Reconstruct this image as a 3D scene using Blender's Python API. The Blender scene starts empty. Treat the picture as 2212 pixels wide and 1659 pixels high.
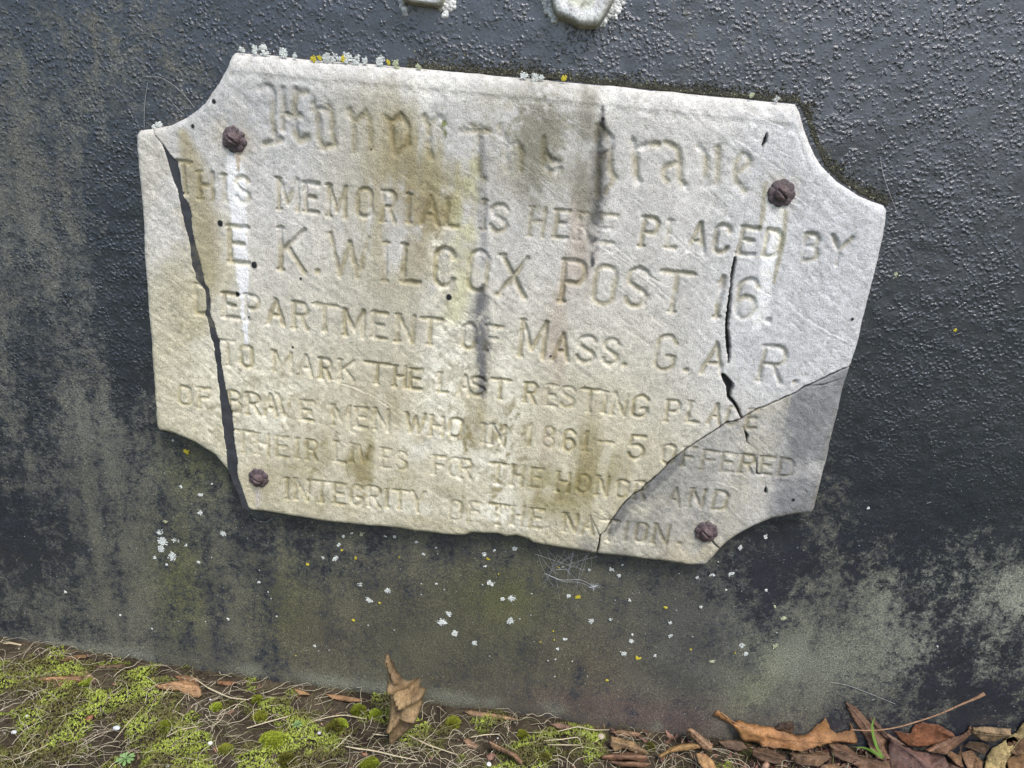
import bpy, math, random
import numpy as np
from mathutils import Vector, Matrix
from mathutils.geometry import delaunay_2d_cdt
random.seed(7); RNG = np.random.default_rng(7)
scene = bpy.context.scene

# ------------------------------------------------------------------ camera
CAM = np.array([0.0785, -0.9035, 0.2525]); PITCH, YAW, ROLL = -0.3373, -0.0487, 0.0974
LENS = 26.0
Fv = np.array([math.sin(YAW)*math.cos(PITCH), math.cos(YAW)*math.cos(PITCH), math.sin(PITCH)])
R0 = np.array([math.cos(YAW), -math.sin(YAW), 0.0]); U0 = np.cross(R0, Fv)
Rv = math.cos(ROLL)*R0 + math.sin(ROLL)*U0; Uv = -math.sin(ROLL)*R0 + math.cos(ROLL)*U0
cd = bpy.data.cameras.new('camera'); cam = bpy.data.objects.new('camera', cd)
scene.collection.objects.link(cam); scene.camera = cam
cd.lens = LENS; cd.sensor_width = 36; cd.clip_start = 0.01; cd.clip_end = 500
cam.matrix_world = Matrix(((Rv[0], Uv[0], -Fv[0], CAM[0]), (Rv[1], Uv[1], -Fv[1], CAM[1]), (Rv[2], Uv[2], -Fv[2], CAM[2]), (0, 0, 0, 1)))
scene.render.resolution_x = 1024; scene.render.resolution_y = 768

# ------------------------------------------------------------------ light
SUN_EL, SUN_AZ = math.radians(58), math.radians(28)     # azimuth right of straight-out-from-the-wall
w = bpy.data.worlds.new('World'); scene.world = w; w.use_nodes = True
wn = w.node_tree.nodes; wl = w.node_tree.links
sky = wn.new('ShaderNodeTexSky'); sky.sky_type = 'NISHITA'; sky.sun_disc = False
sky.sun_elevation = SUN_EL; sky.sun_rotation = math.pi - SUN_AZ
sky.dust_density = 2.4; sky.air_density = 1.0; sky.ozone_density = 1.0
wl.new(sky.outputs[0], wn['Background'].inputs[0]); wn['Background'].inputs[1].default_value = 0.13
sd_ = bpy.data.lights.new('sun', 'SUN'); sun = bpy.data.objects.new('sun', sd_); scene.collection.objects.link(sun)
sd_.energy = 1.5; sd_.angle = math.radians(16); sd_.color = (1.0, 0.965, 0.91)
sdir = Vector((math.sin(SUN_AZ)*math.cos(SUN_EL), -math.cos(SUN_AZ)*math.cos(SUN_EL), math.sin(SUN_EL)))
sun.rotation_euler = sdir.to_track_quat('Z', 'Y').to_euler(); sun.location = sdir*5
scene.view_settings.view_transform = 'Standard'; scene.view_settings.look = 'None'
scene.view_settings.gamma = 1; scene.view_settings.use_curve_mapping = False
scene.view_settings.exposure = 0.86

# ------------------------------------------------------------------ helpers
T = 0.026               # thickness of the marble slab: its front is y = 0, the wall face is y = T
ZG = -0.617             # ground level
KS = 1024/2212; FPX = LENS/36*1024
def ray(p):
    p = np.atleast_2d(np.asarray(p, float))*KS
    return Fv + Rv*((p[:, :1]-512)/FPX) - Uv*((p[:, 1:2]-384)/FPX)
def on_plane(p, p0, n):
    d = ray(p); n = np.asarray(n, float); t = ((np.asarray(p0)-CAM)@n)/(d@n)
    return CAM + d*t[:, None]
def on_y(p, y=0.0): return on_plane(p, (0, y, 0), (0, 1, 0))
def on_z(p, z=ZG): return on_plane(p, (0, 0, z), (0, 0, 1))
def PL(p): q = on_y(p, 0.0); return q[:, [0, 2]]          # measured point -> plaque face (x, z)
def WL(p): q = on_y(p, T); return q[:, [0, 2]]            # measured point -> wall face (x, z)
# measured from enlargements of the photograph: (x offset, y offset) of each enlargement, 0.36 px per step
ZO = {'1': (265.4, 70.8), '2': (973.3, 70.8), '3': (265.4, 530.9), '4': (973.3, 530.9), '5': (1327.3, 309.7), '6': (1238.7, 707.8),
      'A': (0, 1061.7), 'B': (707.8, 1061.7), 'C': (1415.7, 1061.7)}
def Z(k, pts): o = ZO[k]; return [(o[0]+.36*x, o[1]+.36*y) for x, y in pts]

def link(o, parent=None):
    scene.collection.objects.link(o)
    if parent is not None: o.parent = parent
    return o
def tag(o, label=None, cat=None, group=None, kind=None):
    for k, v in (('label', label), ('category', cat), ('group', group), ('kind', kind)):
        if v: o[k] = v
    return o
def empty(name, loc, label, cat, group=None):
    o = bpy.data.objects.new(name, None); o.empty_display_size = .02; o.location = loc; link(o)
    return tag(o, label, cat, group)
def mesh_np(name, V, faces, mat, parent=None, col=None, smooth=True, origin=None):
    """V (n,3) world coordinates; faces list of (m,3)/(m,4) int arrays."""
    me = bpy.data.meshes.new(name)
    V = np.asarray(V, float)
    off = np.zeros(3)
    if parent is not None: off = np.array(parent.location)
    elif origin is not None: off = np.asarray(origin, float)
    faces = [np.asarray(f, int) for f in faces if len(f)]
    nl = sum(f.size for f in faces); nf = sum(len(f) for f in faces)
    me.vertices.add(len(V)); me.vertices.foreach_set('co', (V-off).astype(np.float32).ravel())
    me.loops.add(nl); me.loops.foreach_set('vertex_index', np.concatenate([f.ravel() for f in faces]).astype(np.int32))
    me.polygons.add(nf)
    tot = np.concatenate([np.full(len(f), f.shape[1]) for f in faces]); st = np.concatenate([[0], np.cumsum(tot)[:-1]])
    me.polygons.foreach_set('loop_start', st.astype(np.int32)); me.polygons.foreach_set('loop_total', tot.astype(np.int32))
    me.update(calc_edges=True); me.validate()
    if smooth: me.polygons.foreach_set('use_smooth', np.ones(len(me.polygons), bool))
    if col is not None:
        a = me.color_attributes.new('Col', 'FLOAT_COLOR', 'POINT')
        c = np.ones((len(V), 4), np.float32); c[:, :col.shape[1]] = col
        a.data.foreach_set('color', c.ravel())
    me.materials.append(mat)
    o = bpy.data.objects.new(name, me)
    if parent is None and origin is not None: o.location = origin
    return link(o, parent)

def hsh(ix, iy, s):
    h = (ix.astype(np.int64)*374761393 + iy.astype(np.int64)*668265263 + s*982451653) & 0x7fffffff
    h = ((h ^ (h >> 13))*1274126177) & 0x7fffffff
    return ((h ^ (h >> 16)) & 0xffff)/65535.0
def vn(x, y, s=0):
    ix = np.floor(x); iy = np.floor(y); fx = x-ix; fy = y-iy
    fx = fx*fx*(3-2*fx); fy = fy*fy*(3-2*fy)
    a = hsh(ix, iy, s); b = hsh(ix+1, iy, s); c = hsh(ix, iy+1, s); d = hsh(ix+1, iy+1, s)
    return (a+(b-a)*fx)*(1-fy)+(c+(d-c)*fx)*fy
def fbm(x, y, sc, s=0, o=4):
    t = np.zeros_like(x); am = 1; tot = 0
    for k in range(o):
        c, sn = math.cos(k*1.1+s), math.sin(k*1.1+s)
        t = t+am*vn((x*c-y*sn)/sc*2**k+17*k, (x*sn+y*c)/sc*2**k-9*k, s+k*31); tot += am; am *= .5
    return t/tot
def sstep(a, b, x):
    t = np.clip((x-a)/(b-a), 0, 1); return t*t*(3-2*t)
def seg_dist(X, Y, a, b):
    dx, dy = b[0]-a[0], b[1]-a[1]; L = dx*dx+dy*dy+1e-14
    t = np.clip(((X-a[0])*dx+(Y-a[1])*dy)/L, 0, 1)
    return np.hypot(X-a[0]-t*dx, Y-a[1]-t*dy), t
def poly_sd(X, Y, P):
    """signed distance, positive inside"""
    d = np.full(X.shape, 9e9); ins = np.zeros(X.shape, bool); n = len(P)
    for i in range(n):
        a = P[i]; b = P[(i+1) % n]
        d = np.minimum(d, seg_dist(X, Y, a, b)[0])
        if a[1] != b[1]:
            c = ((a[1] > Y) != (b[1] > Y)) & (X < (b[0]-a[0])*(Y-a[1])/(b[1]-a[1])+a[0]); ins ^= c
    return np.where(ins, d, -d)
def tube(pts, rad, ns=5, rnd=0):
    """V, F of a tube along pts (world)"""
    pts = np.asarray(pts, float); n = len(pts); rad = np.broadcast_to(rad, (n,))
    tg = np.gradient(pts, axis=0); tg /= np.linalg.norm(tg, axis=1)[:, None]+1e-12
    up = np.array([0.3, 0.5, 0.8]); s = np.cross(tg, up); s /= np.linalg.norm(s, axis=1)[:, None]; u = np.cross(s, tg)
    a = np.arange(ns)/ns*2*math.pi
    V = (pts[:, None]+rad[:, None, None]*(np.cos(a)[None, :, None]*s[:, None]+np.sin(a)[None, :, None]*u[:, None])).reshape(-1, 3)
    F = []
    for i in range(n-1):
        for j in range(ns): F.append((i*ns+j, i*ns+(j+1) % ns, (i+1)*ns+(j+1) % ns, (i+1)*ns+j))
    return V, np.array(F)
def smooth_path(p, n):
    p = np.asarray(p, float); d = np.concatenate([[0], np.cumsum(np.linalg.norm(np.diff(p, axis=0), axis=1))])
    t = np.linspace(0, d[-1], n)
    q = np.stack([np.interp(t, d, p[:, k]) for k in range(p.shape[1])], 1)
    for _ in range(2): q[1:-1] = (q[:-2]+2*q[1:-1]+q[2:])/4
    return q
class Acc:
    def __init__(s): s.V = []; s.T3 = []; s.T4 = []; s.C = []; s.n = 0
    def add(s, V, t3=None, t4=None, col=None):
        V = np.asarray(V, float)
        if t3 is not None: s.T3.append(np.asarray(t3)+s.n)
        if t4 is not None: s.T4.append(np.asarray(t4)+s.n)
        s.V.append(V); s.n += len(V)
        if col is not None: s.C.append(np.broadcast_to(np.asarray(col, float), (len(V), 3)))
    def build(s, name, mat, parent=None, smooth=True, origin=None):
        F = []
        if s.T3: F.append(np.concatenate(s.T3))
        if s.T4: F.append(np.concatenate(s.T4))
        return mesh_np(name, np.concatenate(s.V), F, mat, parent, np.concatenate(s.C) if s.C else None, smooth, origin)

# ------------------------------------------------------------------ materials
def nt(name):
    m = bpy.data.materials.new(name); m.use_nodes = True; t = m.node_tree
    return m, t, t.nodes['Principled BSDF']
def nd(t, ty, **kw):
    n = t.nodes.new(ty)
    for k, v in kw.items():
        if k in n.inputs.keys(): n.inputs[k].default_value = v
        else: setattr(n, k, v)
    return n
def ramp(t, src, stops):
    r = nd(t, 'ShaderNodeValToRGB'); t.links.new(src, r.inputs[0]); e = r.color_ramp.elements
    while len(e) < len(stops): e.new(.5)
    for i, (p, c) in enumerate(stops): e[i].position = p; e[i].color = (*c, 1) if len(c) == 3 else c
    return r
def noise(t, sc, det=4, rough=.6, co=None, **kw):
    n = nd(t, 'ShaderNodeTexNoise'); n.inputs['Scale'].default_value = sc; n.inputs['Detail'].default_value = det; n.inputs['Roughness'].default_value = rough
    if co is not None: t.links.new(co, n.inputs['Vector'])
    return n
def mix(t, a, b, fac=1.0, mode='MULTIPLY'):
    m = nd(t, 'ShaderNodeMix', data_type='RGBA', blend_type=mode)
    if hasattr(fac, 'links') or hasattr(fac, 'is_linked'): t.links.new(fac, m.inputs[0])
    else: m.inputs[0].default_value = fac
    for k, s in ((6, a), (7, b)):
        if isinstance(s, tuple): m.inputs[k].default_value = (*s, 1)
        else: t.links.new(s, m.inputs[k])
    return m.outputs[2]
def bump(t, h, strength, dist, prev=None):
    b = nd(t, 'ShaderNodeBump'); b.inputs['Strength'].default_value = strength; b.inputs['Distance'].default_value = dist
    t.links.new(h, b.inputs['Height'])
    if prev is not None: t.links.new(prev, b.inputs['Normal'])
    return b.outputs[0]
def attr(t): a = nd(t, 'ShaderNodeAttribute'); a.attribute_name = 'Col'; return a.outputs['Color']
def geo(t): return nd(t, 'ShaderNodeNewGeometry').outputs['Position']

def mat_marble():
    m, t, p = nt('weathered_marble'); co = geo(t)
    n1 = noise(t, 620, 3, .75, co); r1 = ramp(t, n1.outputs[0], [(.32, (.52, .51, .46)), (.46, (.94, .93, .91)), (.62, (1.2, 1.2, 1.2))])
    n2 = noise(t, 150, 5, .7, co); r2 = ramp(t, n2.outputs[0], [(.32, (.74, .73, .68)), (.5, (1, 1, 1)), (.7, (1.08, 1.08, 1.08))])
    c = mix(t, mix(t, attr(t), r1.outputs[0], .85), r2.outputs[0], .8)
    t.links.new(c, p.inputs['Base Color']); p.inputs['Roughness'].default_value = .78; p.inputs['Specular IOR Level'].default_value = .28
    b = bump(t, n1.outputs[0], .7, .0014); b = bump(t, n2.outputs[0], .6, .0026, b)
    t.links.new(b, p.inputs['Normal']); return m
def mat_wall():
    m, t, p = nt('black_painted_stone'); co = geo(t)
    # Col.rgb = local film colour; Col alpha unused.  second attribute 'Mask' r = film cover, g = blister amount, b = gloss
    a = nd(t, 'ShaderNodeAttribute'); a.attribute_name = 'Mask'; sp = nd(t, 'ShaderNodeSeparateColor'); t.links.new(a.outputs['Color'], sp.inputs[0])
    nf = noise(t, 42, 9, .74, co); nf2 = noise(t, 330, 4, .7, co)
    def mth(op, x, y, clamp=False):
        q = nd(t, 'ShaderNodeMath', operation=op); q.use_clamp = clamp
        for k, s in ((0, x), (1, y)):
            if isinstance(s, (int, float)): q.inputs[k].default_value = s
            else: t.links.new(s, q.inputs[k])
        return q.outputs[0]
    comb = mth('ADD', mth('MULTIPLY', nf.outputs[0], .65), mth('MULTIPLY', nf2.outputs[0], .35))
    nf3 = noise(t, 120, 6, .8, co)
    comb = mth('ADD', mth('MULTIPLY', comb, .6), mth('MULTIPLY', nf3.outputs[0], .4))
    f = mth('ADD', mth('MULTIPLY', mth('SUBTRACT', comb, .5), 9.0), mth('MULTIPLY', mth('SUBTRACT', sp.outputs[0], .5), 3.6))
    f = mth('ADD', f, .5, True)
    nb = noise(t, 12, 4, .6, co)
    paint = ramp(t, nb.outputs[0], [(.3, (.0105, .0145, .025)), (.7, (.019, .022, .032))])
    c = mix(t, paint.outputs[0], attr(t), f, 'MIX')
    ng = noise(t, 520, 3, .7, co); rg = ramp(t, ng.outputs[0], [(.34, (.35, .35, .35)), (.5, (.95, .95, .95)), (.66, (2.2, 2.2, 2.1))])
    c = mix(t, c, rg.outputs[0], .85)
    # pale mineral specks
    vs = nd(t, 'ShaderNodeTexVoronoi'); vs.inputs['Scale'].default_value = 210; vs.inputs['Randomness'].default_value = 1; t.links.new(co, vs.inputs['Vector'])
    sel = nd(t, 'ShaderNodeSeparateColor'); t.links.new(vs.outputs['Color'], sel.inputs[0])
    spk = mth('MULTIPLY', mth('LESS_THAN', vs.outputs['Distance'], .17), mth('GREATER_THAN', sel.outputs[0], .93))
    c = mix(t, c, (.28, .29, .27), spk, 'MIX')
    t.links.new(c, p.inputs['Base Color'])
    rr = nd(t, 'ShaderNodeMapRange'); rr.inputs[3].default_value = .22; rr.inputs[4].default_value = .86; t.links.new(f, rr.inputs[0])
    rq = mth('ADD', rr.outputs[0], mth('MULTIPLY', sp.outputs[2], .45), True)
    t.links.new(rq, p.inputs['Roughness'])
    p.inputs['Specular IOR Level'].default_value = .9
    cw = nd(t, 'ShaderNodeMapRange'); cw.inputs[3].default_value = .85; cw.inputs[4].default_value = .0; t.links.new(f, cw.inputs[0]); cwm = mth('MULTIPLY', cw.outputs[0], mth('SUBTRACT', 1.0, sp.outputs[2], True)); t.links.new(cwm, p.inputs['Coat Weight']); p.inputs['Coat Roughness'].default_value = .36; p.inputs['Coat IOR'].default_value = 1.65
    # blistered paint: rounded blobs plus fine grain
    wp = noise(t, 240, 3, .6, co)
    vo = nd(t, 'ShaderNodeTexVoronoi', feature='SMOOTH_F1'); vo.inputs['Scale'].default_value = 225; vo.inputs['Randomness'].default_value = 1
    va = nd(t, 'ShaderNodeVectorMath', operation='MULTIPLY_ADD'); t.links.new(wp.outputs['Color'], va.inputs[0]); va.inputs[1].default_value = (.005, .005, .005); t.links.new(co, va.inputs[2])
    t.links.new(va.outputs[0], vo.inputs['Vector'])
    vb = mth('SUBTRACT', .50, vo.outputs['Distance'], True)
    ns = noise(t, 55, 4, .65, co)
    sel2 = nd(t, 'ShaderNodeMapRange'); sel2.inputs[1].default_value = .40; sel2.inputs[2].default_value = .62; t.links.new(ns.outputs[0], sel2.inputs[0])
    hb = mth('MULTIPLY', mth('MULTIPLY', vb, sel2.outputs[0]), sp.outputs[1])
    t.links.new(bump(t, hb, .8, .0034), p.inputs['Coat Normal']); b = bump(t, hb, 1.0, .0048); b = bump(t, nf2.outputs[0], .35, .0016, b); b = bump(t, f, .3, .0006, b)
    t.links.new(b, p.inputs['Normal']); return m
def mat_col(name, rough=.8, gsc=400, gamt=.5, bs=.5, bd=.001, spec=.3, trans=0, gsc2=60):
    m, t, p = nt(name); co = geo(t)
    n1 = noise(t, gsc, 4, .7, co); r1 = ramp(t, n1.outputs[0], [(.3, (.45, .43, .4)), (.5, (1, 1, 1)), (.7, (1.35, 1.35, 1.3))])
    n2 = noise(t, gsc2, 4, .65, co); r2 = ramp(t, n2.outputs[0], [(.32, (.55, .5, .48)), (.5, (1, 1, 1)), (.7, (1.25, 1.22, 1.15))])
    c = mix(t, mix(t, attr(t), r1.outputs[0], gamt), r2.outputs[0], gamt)
    t.links.new(c, p.inputs['Base Color']); p.inputs['Roughness'].default_value = rough; p.inputs['Specular IOR Level'].default_value = spec
    t.links.new(bump(t, n1.outputs[0], bs, bd), p.inputs['Normal'])
    if trans: p.inputs['Subsurface Weight'].default_value = 0
    return m
M_MARBLE = mat_marble(); M_WALL = mat_wall()
M_FILL = mat_col('black_filler', .55, 500, .6, .6, .0008)
M_IRON = mat_col('rusty_painted_iron', .33, 420, .75, .9, .0016, .5, gsc2=170)
M_SOIL = mat_col('dark_soil', .95, 300, .8, 1.0, .004, .2)
M_MOSS = mat_col('moss', .7, 500, .3, .2, .0003, .25)
M_STRAW = mat_col('dry_straw', .7, 350, .35, .2, .0003, .3)
M_LEAF = mat_col('dead_leaf', .6, 420, .85, .9, .0013, .35, gsc2=130)
M_GREEN = mat_col('green_leaf', .5, 300, .2, .2, .0003, .4)
M_LICH = mat_col('lichen', .9, 500, .4, .6, .0008, .15)
M_PALE = mat_col('whitened_casting', .8, 330, .8, .8, .002, .25, gsc2=110)
M_STONE = mat_col('pebble', .6, 500, .3, .3, .0005, .3)
M_WEB = mat_col('spider_silk', .5, 300, .1, 0, .0001, .4)

# ------------------------------------------------------------------ ground (setting)
def axis(lo, hi, step, far, grow=1.35):
    a = list(np.arange(lo, hi+step/2, step)); s = step
    up = []; v = a[-1]
    while v < far: s *= grow; v += s; up.append(v)
    dn = []; v = a[0]; s = step
    while v > -far: s *= grow; v -= s; dn.append(v)
    return np.array(dn[::-1]+a+up)
def ground_h(x, y):
    h = .010*(fbm(x, y, .09, 5, 3)-.5)+.008*(fbm(x, y, .022, 8, 3)-.5)+.004*(fbm(x, y, .006, 9, 2)-.5)
    h += .002*sstep(.25, .6, x)*sstep(-.2, T, y)+.020*sstep(.36, .60, x)*np.exp(-np.clip(T-y, 0, 9)/.11)+.010*sstep(-.3, -.7, x)*sstep(-.25, T, y)   # litter banked up at both ends
    return ZG+h*np.exp(-np.maximum(np.hypot(x, y)-2, 0))
gx = axis(-.95, 1.0, .004, 220); gy = np.concatenate([axis(-.42, T+.03, .004, 220)])
GX, GY = np.meshgrid(gx, gy); nx, ny = len(gx), len(gy)
GZ = ground_h(GX, GY)
far = sstep(.6, 1.6, np.hypot(GX, GY))
s1 = fbm(GX, GY, .05, 3, 4)[..., None]; s2 = fbm(GX, GY, .012, 14, 3)[..., None]
near_c = np.array([.024, .019, .015])*(1-s1)+np.array([.115, .092, .060])*s1; near_c = near_c*(.45+1.1*s2)
far_c = np.array([.055, .07, .025])*(.6+.8*s1)
GC = near_c*(1-far[..., None])+far_c*far[..., None]
idx = np.arange(nx*ny).reshape(ny, nx)
quads = np.stack([idx[:-1, :-1], idx[:-1, 1:], idx[1:, 1:], idx[1:, :-1]], -1).reshape(-1, 4)
g = mesh_np('ground', np.stack([GX, GY, GZ], -1).reshape(-1, 3), [quads], M_SOIL, None, GC.reshape(-1, 3), True, (0, 0, 0))
tag(g, kind='structure')

# ------------------------------------------------------------------ monument wall
mon = empty('monument_base', (0, T, ZG), 'black painted stone monument base with blistered paint, green algae and lichen', 'monument')
def blob(X, Y, c, r, conv, soft=1.0, ang=0):
    q = conv([c])[0]; e = conv([(c[0]+10, c[1])])[0]; v = conv([(c[0], c[1]+10)])[0]
    sx = np.hypot(*(e-q))/10; sy = np.hypot(*(v-q))/10
    dx = X-q[0]; dy = Y-q[1]
    if ang: dx, dy = dx*math.cos(ang)+dy*math.sin(ang), -dx*math.sin(ang)+dy*math.cos(ang)
    return np.exp(-((dx/(r[0]*sx))**2+(dy/(r[1]*sy))**2)*soft)
wx = np.concatenate([np.arange(-1.9, -.86, .06), np.arange(-.86, .98, .004), np.arange(.98, 1.95, .06)])
wz = np.concatenate([[ZG-.12, ZG-.06], np.arange(ZG-.03, .55, .004), np.arange(.56, 1.25, .06)])
WX, WZ = np.meshgrid(wx, wz)
def wb(c, r, a=0): return blob(WX, WZ, c, r, WL, 1, a)
n_big = fbm(WX, WZ, .16, 41, 4); n_mid = fbm(WX, WZ, .05, 42, 4); n_v = .6*fbm(WX*3.2, WZ*.55, .10, 43, 4)+.4*fbm(WX*7, WZ*.6, .10, 47, 3)
cover = .30+.35*(n_big-.5)+.55*(n_v-.5)
lower = np.clip(wb((1000, 1420), (880, 260))*1.15, 0, 1)
cover += .36*lower+.16*(n_mid-.5)*lower+.20*(fbm(WX, WZ, .022, 46, 4)-.5)*(1-.7*lower)
cover += .16*wb((120, 1000), (330, 620)) + .16*wb((420, 120), (240, 260)) + .10*wb((60, 420), (150, 300))
pale = np.clip(wb((2080, 1330), (250, 150), -.5)+.8*wb((2180, 1270), (140, 90))+.5*wb((1800, 1430), (160, 90))+.3*wb((1650, 1440), (90, 160)), 0, 1)
cover += .36*pale*(.5+1.0*n_mid)
cover -= .28*wb((1100, 90), (520, 130)) + .25*wb((2080, 900), (300, 240)) + .22*wb((2000, 300), (330, 300)) + .35*wb((2050, 1400), (110, 170), .5)
cover -= .20*wb((2120, 800), (200, 500)) + .15*wb((250, 560), (60, 260))
cover -= .22*wb((80, 1180), (130, 100)) + .12*wb((330, 620), (60, 300)) + .25*wb((1700, 1250), (90, 130))
base = np.zeros(WX.shape+(3,)); base[:] = (.080, .078, .056)
def tint(c, k):
    global base
    base = base*(1-k[..., None])+np.array(c)*k[..., None]
tint((.105, .112, .100), np.clip(wb((150, 500), (430, 700)), 0, 1)*.7)
tint((.066, .062, .036), np.clip(wb((1000, 1400), (620, 230)), 0, 1)*.85)
tint((.085, .090, .020), np.clip(wb((390, 1260), (50, 130))+.8*wb((420, 1010), (70, 70))+.8*wb((1080, 1290), (90, 70))+.5*wb((620, 1310), (60, 120)), 0, 1)*.7)
tint((.085, .065, .038), np.clip(wb((1290, 1440), (90, 60))+.5*wb((680, 1400), (70, 80)), 0, 1)*.65)
tint((.095, .055, .045), np.clip(wb((1420, 1545), (280, 40)), 0, 1)*.8)
tint((.050, .050, .048), np.clip(wb((1500, 1370), (170, 180)), 0, 1)*.7)
tint((.140, .145, .060), np.clip(wb((1640, 1480), (50, 130)), 0, 1)*.5*sstep(.35, .6, n_mid))
tint((.175, .185, .145), pale*.95)
rim = np.exp(-((WZ-(ZG+.014))/.012)**2)
tint((.120, .122, .090), rim*.8*sstep(.42, .6, n_mid)*sstep(.6, .3, WX)); cover += .14*rim*sstep(.6, .3, WX)
base *= (.62+.75*n_mid)[..., None]*(.8+.4*n_v)[..., None]
blist = np.clip(.22+.85*wb((1750, 120), (800, 420))+.75*wb((300, 260), (600, 380))+.45*wb((2100, 700), (330, 300))+.35*wb((100, 800), (330, 300)), 0, 1)*(1-.75*lower)*(1-.9*pale)
rough_m = np.clip(.75*lower+.30*wb((150, 900), (300, 600)), 0, 1)
WY = T + .0016*(n_mid-.5)*(1+lower) + .0025*(n_big-.5) + .0012*(fbm(WX, WZ, .012, 77, 3)-.5)
WY -= .004*np.exp(-np.maximum(WZ-(ZG), 0)/.02)*fbm(WX, WZ*0, .05, 50, 2)
idx = np.arange(WX.size).reshape(WX.shape)
quads = np.stack([idx[:-1, :-1], idx[:-1, 1:], idx[1:, 1:], idx[1:, :-1]], -1).reshape(-1, 4)
ff = mesh_np('front_face', np.stack([WX, WY, WZ], -1).reshape(-1, 3), [quads], M_WALL, mon, base.reshape(-1, 3))
ma = ff.data.color_attributes.new('Mask', 'FLOAT_COLOR', 'POINT')
mc = np.ones((WX.size, 4), np.float32); mc[:, 0] = np.clip(cover, 0, 1).ravel(); mc[:, 1] = blist.ravel(); mc[:, 2] = rough_m.ravel()
ma.data.foreach_set('color', mc.ravel())
x0, x1, z0, z1 = wx[0], wx[-1], wz[0], wz[-1]; y0, y1 = T+.006, T+.9
bv = [(x0, y0, z0), (x1, y0, z0), (x1, y1, z0), (x0, y1, z0), (x0, y0, z1), (x1, y0, z1), (x1, y1, z1), (x0, y1, z1)]
mesh_np('stone_block', bv, [[(0, 1, 2, 3), (7, 6, 5, 4), (0, 4, 5, 1), (1, 5, 6, 2), (2, 6, 7, 3), (3, 7, 4, 0)]], M_FILL, mon, np.full((8, 3), .025), False)

# raised characters whose feet show at the top of the picture
def raised(name, outline, depth, label, crust, seed):
    P = WL(outline); cx, cz = P.mean(0); n = len(P)
    rings = []
    for k, (ins, dep) in enumerate(((1.03, 0), (1.0, .3), (.985, .72), (.93, .93), (.82, 1.0), (.62, .97), (.40, .9))):
        q = np.array([cx, cz])+(P-[cx, cz])*ins
        yy = T-depth*dep*np.ones(n)+.0018*(fbm(q[:, 0], q[:, 1], .01, seed, 3)-.5)*(k > 0)
        rings.append(np.stack([q[:, 0], yy, q[:, 1]], 1))
    V = np.concatenate(rings+[np.array([[cx, T-depth*.9, cz]])]); F4 = []; F3 = []
    for k in range(len(rings)-1):
        for i in range(n): F4.append((k*n+i, k*n+(i+1) % n, (k+1)*n+(i+1) % n, (k+1)*n+i))
    L = (len(rings)-1)*n
    for i in range(n): F3.append((L+i, L+(i+1) % n, len(V)-1))
    col = np.concatenate([np.tile(np.array(c), (n, 1)) for c in ((.30, .30, .24), (.34, .33, .27), (.36, .35, .30), (.5, .5, .45), (.74, .75, .74), (.76, .77, .77), (.6, .61, .5))]+[np.array([[.5, .5, .45]])])
    o = mesh_np(name, V, [F3, F4], M_PALE, mon, col)
    if P[:, 0].size and np.cross(P[1]-P[0], P[2]-P[1]) < 0: o.data.flip_normals()
    o['label'] = label
    return o
def dens(pts, m):
    return smooth_path(list(pts)+[pts[0]], m)[:-1]
raised('raised_character', dens([(867, -60), (866, -10), (872, 5), (900, 12), (930, 15), (955, 19), (960, 10), (962, -60)], 60), .022, 'foot of a raised whitened character at the top edge of the photo, narrower one', None, 3)
raised('raised_character', dens([(1186, -70), (1188, -20), (1192, 15), (1200, 38), (1225, 47), (1246, 56), (1252, 62), (1292, 61), (1300, 48), (1310, 32), (1322, 10), (1330, -20), (1330, -70)], 80), .024, 'rounded foot of a raised whitened character, the wider one on the right', None, 4)

# crusty lichen / mineral crust : many small lumps on a surface
ICO = None
def ico():
    global ICO
    if ICO is None:
        t = (1+5**.5)/2
        v = np.array([(-1, t, 0), (1, t, 0), (-1, -t, 0), (1, -t, 0), (0, -1, t), (0, 1, t), (0, -1, -t), (0, 1, -t), (t, 0, -1), (t, 0, 1), (-t, 0, -1), (-t, 0, 1)])
        v /= np.linalg.norm(v[0])
        f = np.array([(0, 11, 5), (0, 5, 1), (0, 1, 7), (0, 7, 10), (0, 10, 11), (1, 5, 9), (5, 11, 4), (11, 10, 2), (10, 7, 6), (7, 1, 8), (3, 9, 4), (3, 4, 2), (3, 2, 6), (3, 6, 8), (3, 8, 9), (4, 9, 5), (2, 4, 11), (6, 2, 10), (8, 6, 7), (9, 8, 1)])
        ICO = (v, f)
    return ICO
def lumps(acc, centers, rads, flat, cols):
    v, f = ico()
    for c, r, co in zip(centers, rads, cols):
        j = 1+.35*(RNG.random((12, 1))-.5)
        acc.add(c+v*r*j*np.array([1, flat, 1]), t3=f, col=co)
WHITE = (.60, .63, .60); YEL = (.52, .44, .05); PALEG = (.42, .45, .30)
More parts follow.
